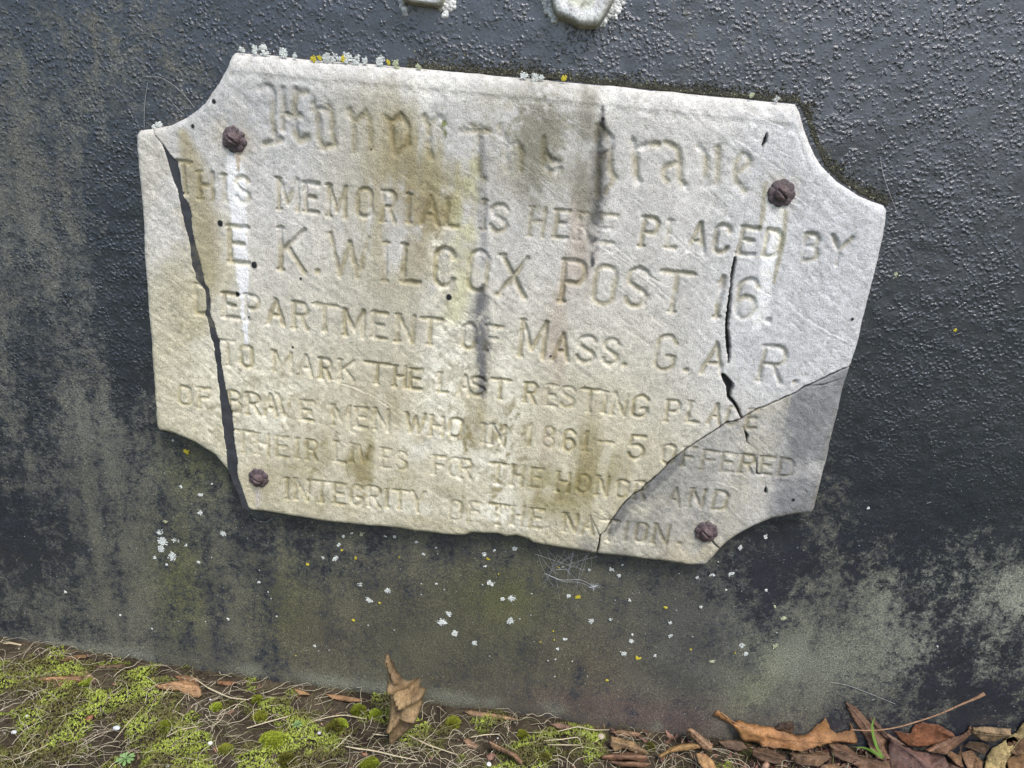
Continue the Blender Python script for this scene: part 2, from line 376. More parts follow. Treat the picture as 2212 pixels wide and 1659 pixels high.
def lichen(parent, px, r, color, dens_=1.0, y=T, name='lichen_patch', conv=None, spread=None, label=None):
    q = on_y([px], y)[0]; sc = .00056; R = r*sc
    n = int(min(190, max(9, 8+r*r*.85*dens_))); acc = Acc()
    a = RNG.random(n)*6.283; arms = 3+int(RNG.random()*3); rr = np.sqrt(RNG.random(n))*(.55+.45*np.cos(a*arms+RNG.random()*6)**2)
    if RNG.random() < .75:
        k = 2+int(r/4); ka = RNG.random(k)*6.283; kr = RNG.random(k)*.75; pick = RNG.integers(0, k, n); sg = .18+.18*RNG.random(k)
        dx = R*(kr[pick]*np.cos(ka[pick])+sg[pick]*RNG.normal(size=n)); dz = R*(kr[pick]*np.sin(ka[pick])+sg[pick]*RNG.normal(size=n)); spread = 'done'
    if spread == 'done': pass
    elif spread is not None: dx = (RNG.random(n)-.5)*2*spread[0]*sc; dz = (RNG.random(n)-.5)*2*spread[1]*sc
    else: dx = np.cos(a)*rr*R; dz = np.sin(a)*rr*R
    cs = np.stack([q[0]+dx, np.full(n, y-.0002), q[2]+dz], 1)
    rads = (.00045+.00080*RNG.random(n))
    cols = np.array(color)*(.7+.5*RNG.random((n, 1)))
    lumps(acc, cs, rads*1.1, .42, cols)
    o = acc.build(name, M_LICH, parent)
    if label: o['label'] = label
    return o
WSPOTS = [('A', 965, 240, 11, 0), ('A', 975, 300, 15, 0), ('A', 965, 345, 11, 0), ('A', 1055, 285, 12, 0), ('A', 1030, 390, 13, 0), ('A', 1115, 325, 4, 0), ('A', 930, 398, 5, 0),
 ('A', 1340, 250, 10, 0), ('A', 1493, 285, 8, 0), ('A', 1200, 130, 7, 0), ('A', 1205, 20, 6, 0), ('A', 1190, 423, 5, 0), ('A', 1555, 543, 5, 0), ('A', 1370, 768, 5, 0), ('A', 912, 823, 4, 0), ('A', 1610, 605, 3, 0), ('A', 1890, 927, 5, 0), ('A', 1660, 750, 2, 0), ('A', 990, 185, 3, 1), ('A', 725, 743, 3, 0), ('A', 390, 603, 4, 0), ('A', 1000, 438, 4, 0),
 ('A', 1846, 437, 5, 1), ('A', 2135, 400, 5, 1), ('A', 2120, 772, 4, 1), ('A', 1957, 294, 4, 1), ('A', 1935, 397, 4, 0),
 ('B', 95, 268, 5, 0), ('B', 70, 322, 7, 0), ('B', 45, 403, 8, 0), ('B', 88, 353, 4, 1), ('B', 200, 255, 6, 2), ('B', 145, 250, 3, 0), ('B', 192, 556, 8, 0), ('B', 250, 656, 9, 0), ('B', 360, 596, 9, 0), ('B', 310, 670, 3, 1), ('B', 652, 552, 3, 0), ('B', 728, 733, 8, 0), ('B', 683, 780, 14, 0), ('B', 763, 842, 11, 0), ('B', 880, 909, 9, 0), ('B', 978, 552, 10, 0), ('B', 1100, 645, 11, 0), ('B', 1050, 645, 6, 0), ('B', 1096, 777, 11, 0), ('B', 940, 376, 7, 0), ('B', 960, 408, 4, 1), ('B', 943, 445, 4, 0), ('B', 1122, 345, 8, 0), ('B', 1000, 355, 4, 0), ('B', 535, 305, 5, 0), ('B', 402, 272, 5, 0), ('B', 348, 268, 3, 0), ('B', 570, 376, 4, 0),
 ('B', 1445, 627, 6, 0), ('B', 1500, 633, 7, 1), ('B', 1580, 777, 8, 0), ('B', 1422, 883, 7, 0), ('B', 1380, 943, 4, 0), ('B', 1815, 655, 5, 0), ('B', 1747, 506, 6, 0), ('B', 1702, 469, 7, 0), ('B', 2023, 697, 6, 1), ('B', 1820, 898, 7, 0), ('B', 1775, 975, 8, 0), ('B', 1860, 1002, 7, 1), ('B', 1965, 988, 5, 0), ('B', 2055, 785, 5, 0), ('B', 2057, 868, 6, 0), ('B', 2180, 950, 4, 1), ('B', 1697, 768, 4, 0), ('B', 1678, 1132, 4, 1), ('B', 1828, 860, 3, 0), ('B', 1353, 837, 2, 1), ('B', 1470, 1018, 3, 0), ('B', 1368, 1008, 2, 0), ('B', 1570, 472, 4, 0), ('B', 1772, 440, 3, 0),
 ('C', 252, 517, 5, 0), ('C', 340, 503, 5, 0), ('C', 452, 497, 6, 0), ('C', 508, 337, 7, 0), ('C', 657, 270, 7, 0), ('C', 765, 762, 9, 2), ('C', 520, 925, 8, 0), ('C', 545, 975, 8, 0), ('C', 340, 1022, 7, 2), ('C', 1270, 1222, 7, 0), ('C', 1305, 1245, 5, 0), ('C', 720, 930, 8, 2), ('C', 272, 693, 4, 0), ('C', 660, 590, 5, 0), ('C', 425, 590, 3, 0), ('C', 715, 690, 4, 2), ('C', 1690, 930, 3, 0), ('C', 1275, 100, 3, 0),
 ('3', 390, 1235, 8, 1), ('3', 350, 1445, 5, 0), ('3', 465, 1495, 6, 0), ('3', 465, 1605, 6, 0), ('3', 300, 1170, 3, 0), ('3', 535, 1430, 3, 0), ('3', 250, 1650, 5, 2), ('5', 1690, 785, 8, 2), ('5', 1415, 258, 4, 0), ('5', 2045, 1120, 3, 1)]
for k, x, y, r, c in WSPOTS:
    lichen(mon, Z(k, [(x, y)])[0], r, (WHITE, YEL, PALEG)[c])
for i in range(45):   # smallest flecks
    lichen(mon, (RNG.uniform(380, 1700), RNG.uniform(1180, 1480)), RNG.uniform(.6, 1.8), np.array(WHITE)*.7 if RNG.random() < .85 else YEL)
# white crust splashed around the raised characters
def crust(box, n, slant, seed):
    acc = Acc(); cs = []; rd = []; cl = []
    for i in range(int(n*2.4)):
        u, v = RNG.random(), RNG.random()
        px = box[0]+(box[2]-box[0])*u+slant*v; py = box[1]+(box[3]-box[1])*v
        q = on_y([(px, py)], T-.0005)[0]; cs.append(q); rd.append(.0008+.0030*RNG.random()**2); cl.append(np.array([.82, .83, .82])*(.5+.6*RNG.random()))
    lumps(acc, cs, rd, .9, cl); o = acc.build('mineral_crust', M_LICH, mon)
crust((955, -10, 985, 22), 130, -5, 1); crust((966, -10, 972, 36), 50, -8, 1); crust((858, -10, 868, 18), 22, 8, 1); crust((868, 18, 876, 31), 12, 4, 1)
crust((1170, -10, 1188, 28), 110, 10, 1); crust((1186, 24, 1196, 46), 40, 8, 1); crust((1300, 10, 1330, 58), 190, -26, 1); crust((1330, -10, 1352, 22), 90, -12, 1); crust((1322, -10, 1345, 40), 70, -14, 1)

# ------------------------------------------------------------------ marble plaque
OUT = [(499,111),(564,116),(672,128),(798,137),(878,143),(973,154),(1062,161),(1225,175),(1380,191),(1513,204),(1640,216),(1726,224),(1736,243),
 (1744,276),(1756,310),(1766,336),(1781,360),(1813,394),(1860,425),(1889,437),(1914,446),(1921,457),(1918,486),(1900,569),(1878,655),(1853,756),(1835,817),(1829,830),(1807,924),(1789,1003),(1763,1105),
 (1757,1114),(1725,1117),(1671,1126),(1627,1144),(1592,1164),(1563,1186),(1545,1207),(1527,1226),(1491,1226),(1383,1213),(1298,1202),(1239,1193),(1151,1178),(1140,1171),(1115,1163),(1093,1165),(1075,1158),(1046,1157),(1021,1155),(1003,1160),(960,1160),(852,1146),(708,1131),(589,1112),
 (543,1106),(530,1101),(517,1077),(496,1028),(460,988),(420,961),(373,941),(338,934),(333,923),(323,783),(316,686),(305,531),(301,449),(292,344),(289,290),(295,281),(323,278),(363,270),(399,253),(438,221),(463,179),(481,143),(491,118)]
def rough_line(P, step, amp, seed):
    Q = []
    for i in range(len(P)):
        a = P[i]; b = P[(i+1) % len(P)]; m = max(1, int(np.hypot(*(b-a))/step))
        for k in range(m): Q.append(a+(b-a)*k/m)
    Q = np.array(Q); nrm = np.roll(Q, -1, 0)-np.roll(Q, 1, 0); nrm = np.stack([nrm[:, 1], -nrm[:, 0]], 1)/(np.linalg.norm(nrm, axis=1)[:, None]+1e-9)
    return Q+nrm*(amp*(fbm(Q[:, 0], Q[:, 1], .02, seed, 3)-.5)*2)[:, None]
OUTP = rough_line(PL(OUT), .012, .0012, 3)
BAND_L = Z('1', [(150, 560), (190, 620), (230, 670), (262, 760), (285, 850), (325, 950), (345, 1050), (375, 1160), (385, 1200), (405, 1300), (415, 1400), (445, 1480), (482, 1520)])+Z('3', [(490, 260), (500, 330), (498, 410), (520, 470), (535, 550), (550, 620), (570, 750), (575, 850), (595, 980), (605, 1120), (625, 1230), (635, 1330), (670, 1430), (705, 1500), (720, 1580)])
BAND_R = Z('1', [(156, 560), (198, 618), (245, 670), (290, 735), (330, 790), (345, 850), (360, 980), (395, 1030), (410, 1100), (415, 1185), (440, 1300), (475, 1430), (494, 1515)])+Z('3', [(516, 260), (525, 330), (525, 400), (542, 460), (565, 540), (580, 590), (590, 700), (610, 820), (630, 950), (655, 1020), (665, 1150), (680, 1260), (690, 1380), (712, 1460), (732, 1520), (760, 1590)])
def widen(L_, k): return [(x+k, y) for x, y in L_]
BAND_L = widen(BAND_L, .5); BAND_R = widen(BAND_R, -.5)
BANDP = rough_line(PL(BAND_L+BAND_R[::-1]), .003, .0016, 9)
DIAG = Z('6', [(1900, 120), (1645, 245), (1530, 290), (1400, 350), (1310, 405), (1200, 455), (1100, 495), (1060, 520), (1010, 550), (910, 580), (820, 640), (720, 705), (660, 745), (600, 790), (520, 870), (440, 940), (400, 985), (350, 1010), (310, 1050), (270, 1100), (230, 1160), (190, 1225), (160, 1250), (155, 1300), (140, 1360), (130, 1460)])
DG = PL(DIAG)[::-1]            # left to right
DG = smooth_path(DG, 260)+0; DG[:, 1] += .0022*(fbm(DG[:, 0], DG[:, 1], .008, 5, 3)-.5)*2
CELL = .00098
px0, px1 = OUTP[:, 0].min()-.004, OUTP[:, 0].max()+.004; pz0, pz1 = OUTP[:, 1].min()-.004, OUTP[:, 1].max()+.004
ax_ = np.arange(px0, px1, CELL); az_ = np.arange(pz0, pz1, CELL)
PX, PZ = np.meshgrid(ax_, az_)
sd_out = poly_sd(PX, PZ, OUTP)
sd_band = np.full(PX.shape, -1.0)
bm_ = (PX > BANDP[:, 0].min()-.03) & (PX < BANDP[:, 0].max()+.03)
tmp = -poly_sd(PX[bm_], PZ[bm_], BANDP); sd_band[:] = .03; sd_band[bm_] = np.minimum(tmp, .03)
mid = (PL(BAND_L)[:, None, :]).reshape(-1, 2); midz = mid[::-1, 1]; midx = mid[::-1, 0]
left_side = PX < np.interp(PZ, midz, midx)+.001
dd = np.full(PX.shape, .03)
for i in range(len(DG)-1):
    a, b = DG[i], DG[i+1]
    m_ = (PX > min(a[0], b[0])-.01) & (PX < max(a[0], b[0])+.01) & (PZ > min(a[1], b[1])-.01) & (PZ < max(a[1], b[1])+.01)
    r_, c_ = np.where(m_)
    if len(r_): 
        d_, _ = seg_dist(PX[r_, c_], PZ[r_, c_], a, b); dd[r_, c_] = np.minimum(dd[r_, c_], d_)
shard = (PX > DG[0, 0]) & (PZ < np.interp(PX, DG[:, 0], DG[:, 1]))
dd_g = dd-(.00085+.0014*np.clip(fbm(PX, PZ, .012, 61, 3)-.3, 0, 1))
frag = np.where(left_side, 0, np.where(shard, 2, 1))
sd = np.minimum(np.minimum(sd_out, sd_band), dd_g)

# --- engraving
def arc(cx, cy, rx, ry, a0, a1, n=10):
    return [(cx+rx*math.cos(math.radians(a0+(a1-a0)*i/n)), cy+ry*math.sin(math.radians(a0+(a1-a0)*i/n))) for i in range(n+1)]
def oo(h=.22): return arc(.5, 1-h, .5, h, 180, 0, 8)+arc(.5, h, .5, h, 0, -180, 8)+[(0, 1-h)]
G = {
 'A': [[(0, 0), (.5, 1), (1, 0)], [(.2, .36), (.8, .36)]],
 'B': [[(0, 0), (0, 1), (.6, 1)]+arc(.6, .77, .32, .23, 90, -90, 6)+[(0, .54)], [(.6, .54)]+arc(.62, .27, .38, .27, 90, -90, 6)+[(0, 0)]],
 'C': [arc(.5, .76, .5, .24, 10, 180, 8)+arc(.5, .24, .5, .24, 180, 350, 8)],
 'D': [[(0, 0), (0, 1), (.5, 1)]+arc(.5, .72, .5, .28, 90, 0, 5)+arc(.5, .28, .5, .28, 0, -90, 5)+[(0, 0)]],
 'E': [[(1, 1), (0, 1), (0, 0), (1, 0)], [(0, .52), (.75, .52)]],
 'F': [[(1, 1), (0, 1), (0, 0)], [(0, .52), (.75, .52)]],
 'G': [arc(.5, .76, .5, .24, 15, 180, 8)+arc(.5, .24, .5, .24, 180, 350, 8)+[(1, .42), (.6, .42)]],
 'H': [[(0, 0), (0, 1)], [(1, 0), (1, 1)], [(0, .52), (1, .52)]],
 'I': [[(.5, 0), (.5, 1)]],
 'K': [[(0, 0), (0, 1)], [(1, 1), (0, .42)], [(.28, .58), (1, 0)]],
 'L': [[(0, 1), (0, 0), (1, 0)]],
 'M': [[(0, 0), (0, 1), (.5, .2), (1, 1), (1, 0)]],
 'N': [[(0, 0), (0, 1), (1, 0), (1, 1)]],
 'O': [oo()],
 'P': [[(0, 0), (0, 1), (.6, 1)]+arc(.62, .74, .38, .26, 90, -90, 8)+[(0, .48)]],
 'R': [[(0, 0), (0, 1), (.6, 1)]+arc(.62, .75, .38, .25, 90, -90, 8)+[(0, .5)], [(.5, .5), (1, 0)]],
 'S': [arc(.5, .77, .48, .23, 15, 180, 8)+[(.1, .62), (.9, .4)]+arc(.5, .24, .5, .24, 20, -170, 8)],
 'T': [[(0, 1), (1, 1)], [(.5, 1), (.5, 0)]],
 'V': [[(0, 1), (.5, 0), (1, 1)]],
 'W': [[(0, 1), (.25, 0), (.5, .85), (.75, 0), (1, 1)]],
 'X': [[(0, 1), (1, 0)], [(0, 0), (1, 1)]],
 'Y': [[(0, 1), (.5, .48), (1, 1)], [(.5, .48), (.5, 0)]],
 '1': [[(.1, .85), (.5, 1), (.5, 0)]],
 '5': [[(.95, 1), (.1, 1), (.05, .58)]+arc(.48, .31, .5, .31, 110, -160, 10)],
 '6': [arc(.5, .76, .48, .24, 20, 180, 8)+[(.02, .3)]+arc(.5, .28, .48, .28, 180, 540, 14)],
 '8': [arc(.5, .76, .4, .24, 0, 360, 12), arc(.5, .27, .5, .27, 0, 360, 12)],
 '-': [[(0, .5), (1, .5)]],
 '.': [[(.45, .0), (.55, .0)]],
}
LINES = [
 [('1',330,400,775,965,'T'),('1',460,535,840,1000,'H'),('1',600,615,855,1010,'I'),('1',680,755,868,1022,'S'),('1',935,1045,882,1062,'M'),('1',1095,1170,905,1078,'E'),('1',1235,1335,922,1105,'M'),('1',1410,1492,938,1108,'O'),('1',1560,1632,955,1135,'R'),('1',1710,1725,972,1140,'I'),('1',1795,1895,985,1155,'A'),('1',1945,2010,1000,1165,'L'),
  ('2',192,208,1010,1180,'I'),('2',245,338,1032,1195,'S'),('2',480,562,1050,1225,'H'),('2',635,705,1068,1232,'E'),('2',765,838,1082,1250,'R'),('2',895,985,1095,1262,'E'),('2',1155,1240,1112,1285,'P'),('2',1310,1362,1130,1292,'L'),('2',1440,1532,1142,1310,'A'),('2',1590,1672,1155,1322,'C'),('2',1745,1832,1170,1332,'E'),('2',1890,1978,1188,1345,'D'),('5',1140,1222,548,705,'B'),('5',1290,1410,562,730,'Y')],
 [('1',640,750,1168,1382,'E'),('1',945,1090,1182,1430,'K'),('1',1160,1175,1390,1432,'.'),('1',1245,1472,1222,1465,'W'),('1',1568,1582,1262,1492,'I'),('1',1685,1782,1278,1500,'L'),('1',1875,1982,1298,1525,'C'),('1',2080,2185,1312,1550,'O'),
  ('2',300,452,1345,1582,'X'),('2',675,802,1372,1622,'P'),('2',865,985,1402,1632,'O'),('2',1060,1182,1418,1645,'S'),('2',1262,1428,1440,1680,'T'),('4',1600,1632,190,430,'1'),('4',1722,1838,202,440,'6'),('4',1900,1915,420,452,'.')],
 [('3',435,512,238,412,'D'),('3',605,690,290,432,'E'),('3',740,812,302,452,'P'),('3',872,962,325,475,'A'),('3',1025,1105,345,500,'R'),('3',1150,1275,358,512,'T'),('3',1330,1442,390,545,'M'),('3',1505,1580,405,555,'E'),('3',1650,1742,420,580,'N'),('3',1790,1900,440,595,'T'),('3',2040,2112,475,622,'O'),
  ('4',215,300,485,640,'F'),('4',425,565,455,670,'M'),('4',620,712,538,690,'A'),('4',765,865,548,702,'S'),('4',920,1005,562,715,'S'),('4',1038,1050,690,716,'.'),('4',1235,1348,545,748,'G'),('4',1405,1418,715,748,'.'),('4',1520,1645,590,775,'A'),('4',1870,2002,608,822,'R'),('4',2060,2075,790,820,'.')],
 [('3',590,662,572,722,'T'),('3',705,775,605,732,'O'),('3',905,1010,640,755,'M'),('3',1060,1132,662,780,'A'),('3',1185,1242,682,800,'R'),('3',1305,1382,692,808,'K'),('3',1460,1590,708,832,'T'),('3',1630,1692,728,850,'H'),('3',1725,1790,745,862,'E'),('3',1900,1945,768,882,'L'),('3',2015,2085,782,895,'A'),
  ('4',120,205,790,902,'S'),('4',250,345,805,922,'T'),('4',450,512,828,945,'R'),('4',580,640,840,962,'E'),('4',665,740,850,968,'S'),('4',785,885,865,1000,'T'),('4',918,932,880,1005,'I'),('4',975,1052,890,1018,'N'),('4',1095,1180,902,1030,'G'),('4',1300,1368,930,1060,'P'),('4',1430,1492,940,1062,'L'),('4',1555,1622,952,1072,'A'),('4',1660,1722,965,1082,'C'),('4',1785,1845,985,1100,'E')],
 [('3',335,402,848,958,'O'),('3',455,522,860,980,'F'),('3',635,702,880,1002,'B'),('3',745,815,892,1015,'R'),('3',850,920,895,1020,'A'),('3',930,1010,905,1038,'V'),('3',1070,1142,935,1050,'E'),('3',1262,1360,960,1080,'M'),('3',1400,1462,975,1092,'E'),('3',1510,1590,985,1108,'N'),('3',1700,1808,1012,1125,'W'),('3',1850,1920,1030,1142,'H'),('3',1960,2032,1040,1152,'O'),
  ('4',192,208,1072,1185,'I'),('4',245,325,1078,1200,'N'),('4',465,490,1070,1200,'1'),('4',555,622,1085,1212,'8'),('4',680,742,1108,1230,'6'),('4',805,825,1115,1232,'1'),('4',895,975,1120,1240,'-'),('4',1070,1162,1145,1280,'5'),('4',1275,1345,1198,1310,'O'),('4',1400,1462,1215,1332,'F'),('4',1515,1600,1235,1350,'F'),('4',1630,1702,1250,1358,'E'),('4',1745,1822,1262,1370,'R'),('4',1865,1932,1272,1378,'E'),('4',1975,2055,1285,1392,'D')],
 [('3',670,770,1115,1240,'T'),('3',808,872,1132,1255,'H'),('3',925,990,1150,1265,'E'),('3',1040,1052,1160,1275,'I'),('3',1105,1165,1170,1290,'R'),('3',1275,1335,1182,1300,'L'),('3',1370,1382,1192,1300,'I'),('3',1415,1480,1202,1315,'V'),('3',1555,1610,1222,1332,'E'),('3',1640,1702,1238,1342,'S'),('3',1870,1930,1265,1375,'F'),('3',1960,2025,1275,1385,'O'),
  ('4',60,120,1285,1400,'R'),('4',240,330,1310,1430,'T'),('4',370,432,1322,1440,'H'),('4',485,548,1340,1452,'E'),('4',640,712,1362,1478,'H'),('4',765,830,1378,1482,'O'),('4',880,945,1388,1500,'N'),('4',1000,1062,1408,1512,'O'),('4',1110,1172,1420,1530,'R'),('4',1310,1382,1458,1570,'A'),('4',1440,1520,1468,1578,'N'),('4',1580,1660,1478,1588,'D')],
 [('3',978,990,1400,1520,'I'),('3',1035,1110,1405,1525,'N'),('3',1150,1232,1418,1540,'T'),('3',1268,1332,1430,1552,'E'),('3',1372,1435,1440,1562,'G'),('3',1475,1540,1450,1568,'R'),('3',1578,1590,1462,1572,'I'),('3',1625,1700,1470,1580,'T'),('3',1735,1805,1480,1600,'Y'),
  ('B',735,800,60,172,'O'),('B',850,910,68,182,'F'),('B',985,1075,82,202,'T'),('B',1110,1172,95,205,'H'),('B',1220,1290,108,222,'E'),('B',1420,1492,138,245,'N'),('B',1530,1600,152,262,'A'),('B',1645,1732,178,300,'T'),('B',1785,1798,190,300,'I'),('B',1850,1912,195,308,'O'),('B',1960,2045,205,322,'N'),('B',2105,2118,290,318,'.')],
]
ENG = np.zeros(PX.shape)
WXP = .0011*(fbm(PX, PZ, .010, 151, 3)-.5)*2; WZP = .0011*(fbm(PX, PZ, .010, 152, 3)-.5)*2
def groove(P, hw, depth, soft=2.5):
    P = np.asarray(P); xa, xb, za, zb = P[:, 0].min()-2.6*hw, P[:, 0].max()+2.6*hw, P[:, 1].min()-2.6*hw, P[:, 1].max()+2.6*hw
    i0, i1 = np.searchsorted(ax_, [xa, xb]); j0, j1 = np.searchsorted(az_, [za, zb])
    if i1-i0 < 1 or j1-j0 < 1: return None
    X = (PX+WXP)[j0:j1, i0:i1] if 0 else PX[j0:j1, i0:i1]+WXP[j0:j1, i0:i1]; Y = PZ[j0:j1, i0:i1]+WZP[j0:j1, i0:i1]; d = np.full(X.shape, 9e9)
    if len(P) == 1: d = np.hypot(X-P[0, 0], Y-P[0, 1])
    for i in range(len(P)-1): d = np.minimum(d, seg_dist(X, Y, P[i], P[i+1])[0])
    return (slice(j0, j1), slice(i0, i1)), depth*np.exp(-(d/hw)**soft)
for li, L in enumerate(LINES):
    C = []
    for z, xa, xb, ya, yb, ch in L:
        C.append(PL(Z(z, [((xa+xb)/2, (ya+yb)/2)]))[0])
    C = np.array(C); k = np.polyfit(C[:, 0], C[:, 1], 1)[0]; rot = math.atan(k)*.8
    for (z, xa, xb, ya, yb, ch), c in zip(L, C):
        e = PL(Z(z, [(xa, (ya+yb)/2), (xb, (ya+yb)/2), ((xa+xb)/2, ya), ((xa+xb)/2, yb)]))
        W_ = abs(e[1, 0]-e[0, 0]); H_ = abs(e[2, 1]-e[3, 1])
        big = li == 1 or ch in '6' and li == 1
        hw = .0033 if li == 1 else (.0029 if li in (0, 2) else .0025)
        dep = (.0046 if li == 1 else (.0038 if li in (0, 2) else .0034))*RNG.uniform(.75, 1.15)
        if ch == '.': c = e[3]; H_ = .001; W_ = .004; hw *= 1.15
        A = np.zeros(PX.shape) if False else None
        for s in G[ch]:
            q = (np.array(s)-.5 if ch != '.' else np.array(s)-[.5, 0])*[W_, H_]
            q = q@np.array([[math.cos(rot), math.sin(rot)], [-math.sin(rot), math.cos(rot)]])+c
            r = groove(q, hw, dep)
            if r: ENG[r[0]] = np.maximum(ENG[r[0]], r[1])
        # chiselled ends (short serifs)
        if ch in 'THIFKRNMLPXE1' and li < 7:
            ends = {'T': [(0, 1), (1, 1), (.5, 0)], 'I': [(.5, 0), (.5, 1)], '1': [(.5, 0)]}.get(ch, [(0, 0), (0, 1)])
            for ex in ends:
                q = (np.array([ex])-.5)*[W_, H_]; q = q@np.array([[math.cos(rot), math.sin(rot)], [-math.sin(rot), math.cos(rot)]])+c
                s_ = np.array([q[0]+[-hw*.9, 0], q[0]+[hw*.9, 0]]); r = groove(s_, hw*.8, dep*.95)
                if r: ENG[r[0]] = np.maximum(ENG[r[0]], r[1])
# the black-letter heading, traced stroke by stroke: Honor the Brave
def HB(p): return [(0.8848*(620+x/4.424), 0.8848*(180+y/4.424)) for x, y in p]
HEAD = [HB(p) for p in ([(60,150),(110,120),(190,130),(215,200),(200,400),(205,600),(225,740)], [(110,760),(200,745),(285,715)], [(300,170),(310,300),(305,600)], [(300,430),(380,460),(500,455)], [(450,180),(430,300),(435,600),(460,700),(490,760),(570,690)], [(440,215),(500,200),(560,205)],
  [(640,330),(690,440),(700,600),(705,740),(760,800)], [(800,350),(845,450),(850,700),(870,770)], [(640,400),(700,380),(800,400)], [(760,800),(860,770)],
  [(1030,400),(1080,500),(1085,700),(1085,830)], [(1210,410),(1260,520),(1262,700),(1265,820)], [(1090,510),(1210,420)],
  [(1400,450),(1490,530),(1490,700),(1500,830),(1540,880)], [(1590,450),(1655,560),(1660,760)], [(1490,520),(1590,450)], [(1540,880),(1660,770)],
  [(1840,470),(1890,560),(1890,800),(1920,900)], [(1890,560),(1990,460),(2060,510)])]
HEAD += [Z('2', p) for p in ([(120,560),(170,565),(170,700),(165,850),(200,880)], [(60,590),(230,590)], [(300,560),(330,660),(335,830)], [(335,700),(400,650),(425,700),(425,820)], [(560,700),(600,770),(640,780)], [(560,640),(555,790),(600,850),(650,820)],
  [(880,560),(885,980)], [(960,640),(958,830),(985,870)], [(900,560),(960,640)], [(900,760),(960,700)], [(985,870),(930,960)],
  [(1090,650),(1110,720),(1110,850),(1125,895)], [(1110,700),(1180,668),(1245,672)], [(1290,660),(1370,690),(1378,820),(1370,880),(1400,915)], [(1370,780),(1290,800),(1280,870),(1300,890)],
  [(1490,680),(1530,730),(1535,860),(1525,920)], [(1610,690),(1605,860),(1600,900)], [(1530,920),(1600,900)],
  [(1800,770),(1765,710),(1720,760),(1700,850),(1720,910),(1765,950)], [(1720,840),(1790,790)])]
for s in HEAD:
    q = PL(s); r = groove(smooth_path(q, 14), .0040, .0042*RNG.uniform(.75, 1.1), 2.2)
    if r: ENG[r[0]] = np.maximum(ENG[r[0]], r[1])
LET = ENG.copy()
# weathering softens and eats the cutting unevenly; badly worn over the streaks
wear = .05+1.25*fbm(PX, PZ, .045, 21, 4)+.35*(fbm(PX, PZ, .009, 23, 3)-.5)
wear *= 1-.30*blob(PX, PZ, (1100, 260), (600, 90), PL)
wear *= 1-.45*blob(PX, PZ, (1080, 280), (190, 130), PL)-.35*blob(PX, PZ, (780, 1000), (200, 90), PL)
wear *= 1-.2*sstep(-.06, -.20, PZ)
ENG *= np.clip(wear+.1, .36, 1.15)
# --- surface relief
u = PX*math.cos(-.62)+PZ*math.sin(-.62); v_ = -PX*math.sin(-.62)+PZ*math.cos(-.62)
REL = .0022*(fbm(PX, PZ, .12, 2, 2)-.5)+.0017*(fbm(PX, PZ, .024, 4, 3)-.5)+.0012*(fbm(u, v_*5.5, .030, 6, 4)-.5)+.0006*(fbm(PX, PZ, .0055, 7, 3)-.5)
YF = ENG+REL
def scratch(p, hw, dep):
    q = smooth_path(PL(p), 30); q[:, 1] += .0015*(fbm(q[:, 0], q[:, 1], .01, 12, 2)-.5)*2
    r = groove(q, hw, dep, 2)
    if r: YF[r[0]] += r[1]
    r = groove(q+np.array([.0012, -.0014]), hw*1.2, -dep*.8, 2)
    if r: YF[r[0]] += r[1]
for p in (Z('2', [(420, 780), (600, 930), (780, 1080), (1000, 1290), (1280, 1530)]), Z('2', [(170, 560), (330, 650), (520, 830), (700, 1000)]), Z('2', [(1100, 1000), (1450, 1330), (1600, 1430)]), Z('1', [(480, 700), (700, 900), (900, 1080), (1100, 1180)]),
          Z('1', [(720, 370), (800, 480)]), Z('5', [(20, 660), (180, 790), (320, 860)]), Z('5', [(920, 900), (1050, 1050), (1120, 1130)]), Z('5', [(1100, 1010), (1250, 1120), (1380, 1180)]), Z('B', [(1480, 20), (1600, 130), (1690, 180)]),
          Z('3', [(860, 250), (1000, 400), (1150, 520)]), Z('3', [(150, 330), (260, 480), (330, 560)]), Z('4', [(900, 0), (1200, 220), (1400, 380)]), Z('3', [(1250, 800), (1500, 900), (1700, 1060)])):
    scratch(p, .0012, .0010)
for i in range(70):
    x = RNG.uniform(420, 1750); y = RNG.uniform(200, 1080); L_ = RNG.uniform(30, 120); a = RNG.normal(.62, .12)
    scratch([(x, y), (x+L_*math.cos(a), y+L_*math.sin(a))], RNG.uniform(.0007, .0011), RNG.uniform(.00025, .0007))
# edges: a broad worn bevel along the top, rounded arrises elsewhere
top_d = PL([(1100, 168)])[0]
ztop = np.interp(PX, OUTP[(OUTP[:, 1] > .2)][:, 0][np.argsort(OUTP[(OUTP[:, 1] > .2)][:, 0])], OUTP[(OUTP[:, 1] > .2)][:, 1][np.argsort(OUTP[(OUTP[:, 1] > .2)][:, 0])])
dtop = np.maximum(ztop-PZ, 0)
topm = sstep(-.37, -.33, PX)*sstep(.37, .33, PX)
YF += topm*(.0062*np.clip(1-dtop/.020, 0, 1)**1.0) + topm*.0012*np.exp(-((dtop-.024)/.006)**2)
rr = .0075; e_ = np.clip(sd_out, 0, rr); YF += rr-np.sqrt(rr*rr-(rr-e_)**2)
r2 = .018; e2 = np.clip(sd_out, 0, r2); YF += .18*(r2-np.sqrt(r2*r2-(r2-e2)**2))
rb = .0018; eb = np.clip(np.minimum(sd_band, dd_g), 0, rb); YF += rb-np.sqrt(rb*rb-(rb-eb)**2)
YF += np.where(frag == 2, .0012, 0)+np.where(frag == 0, .0006, 0)
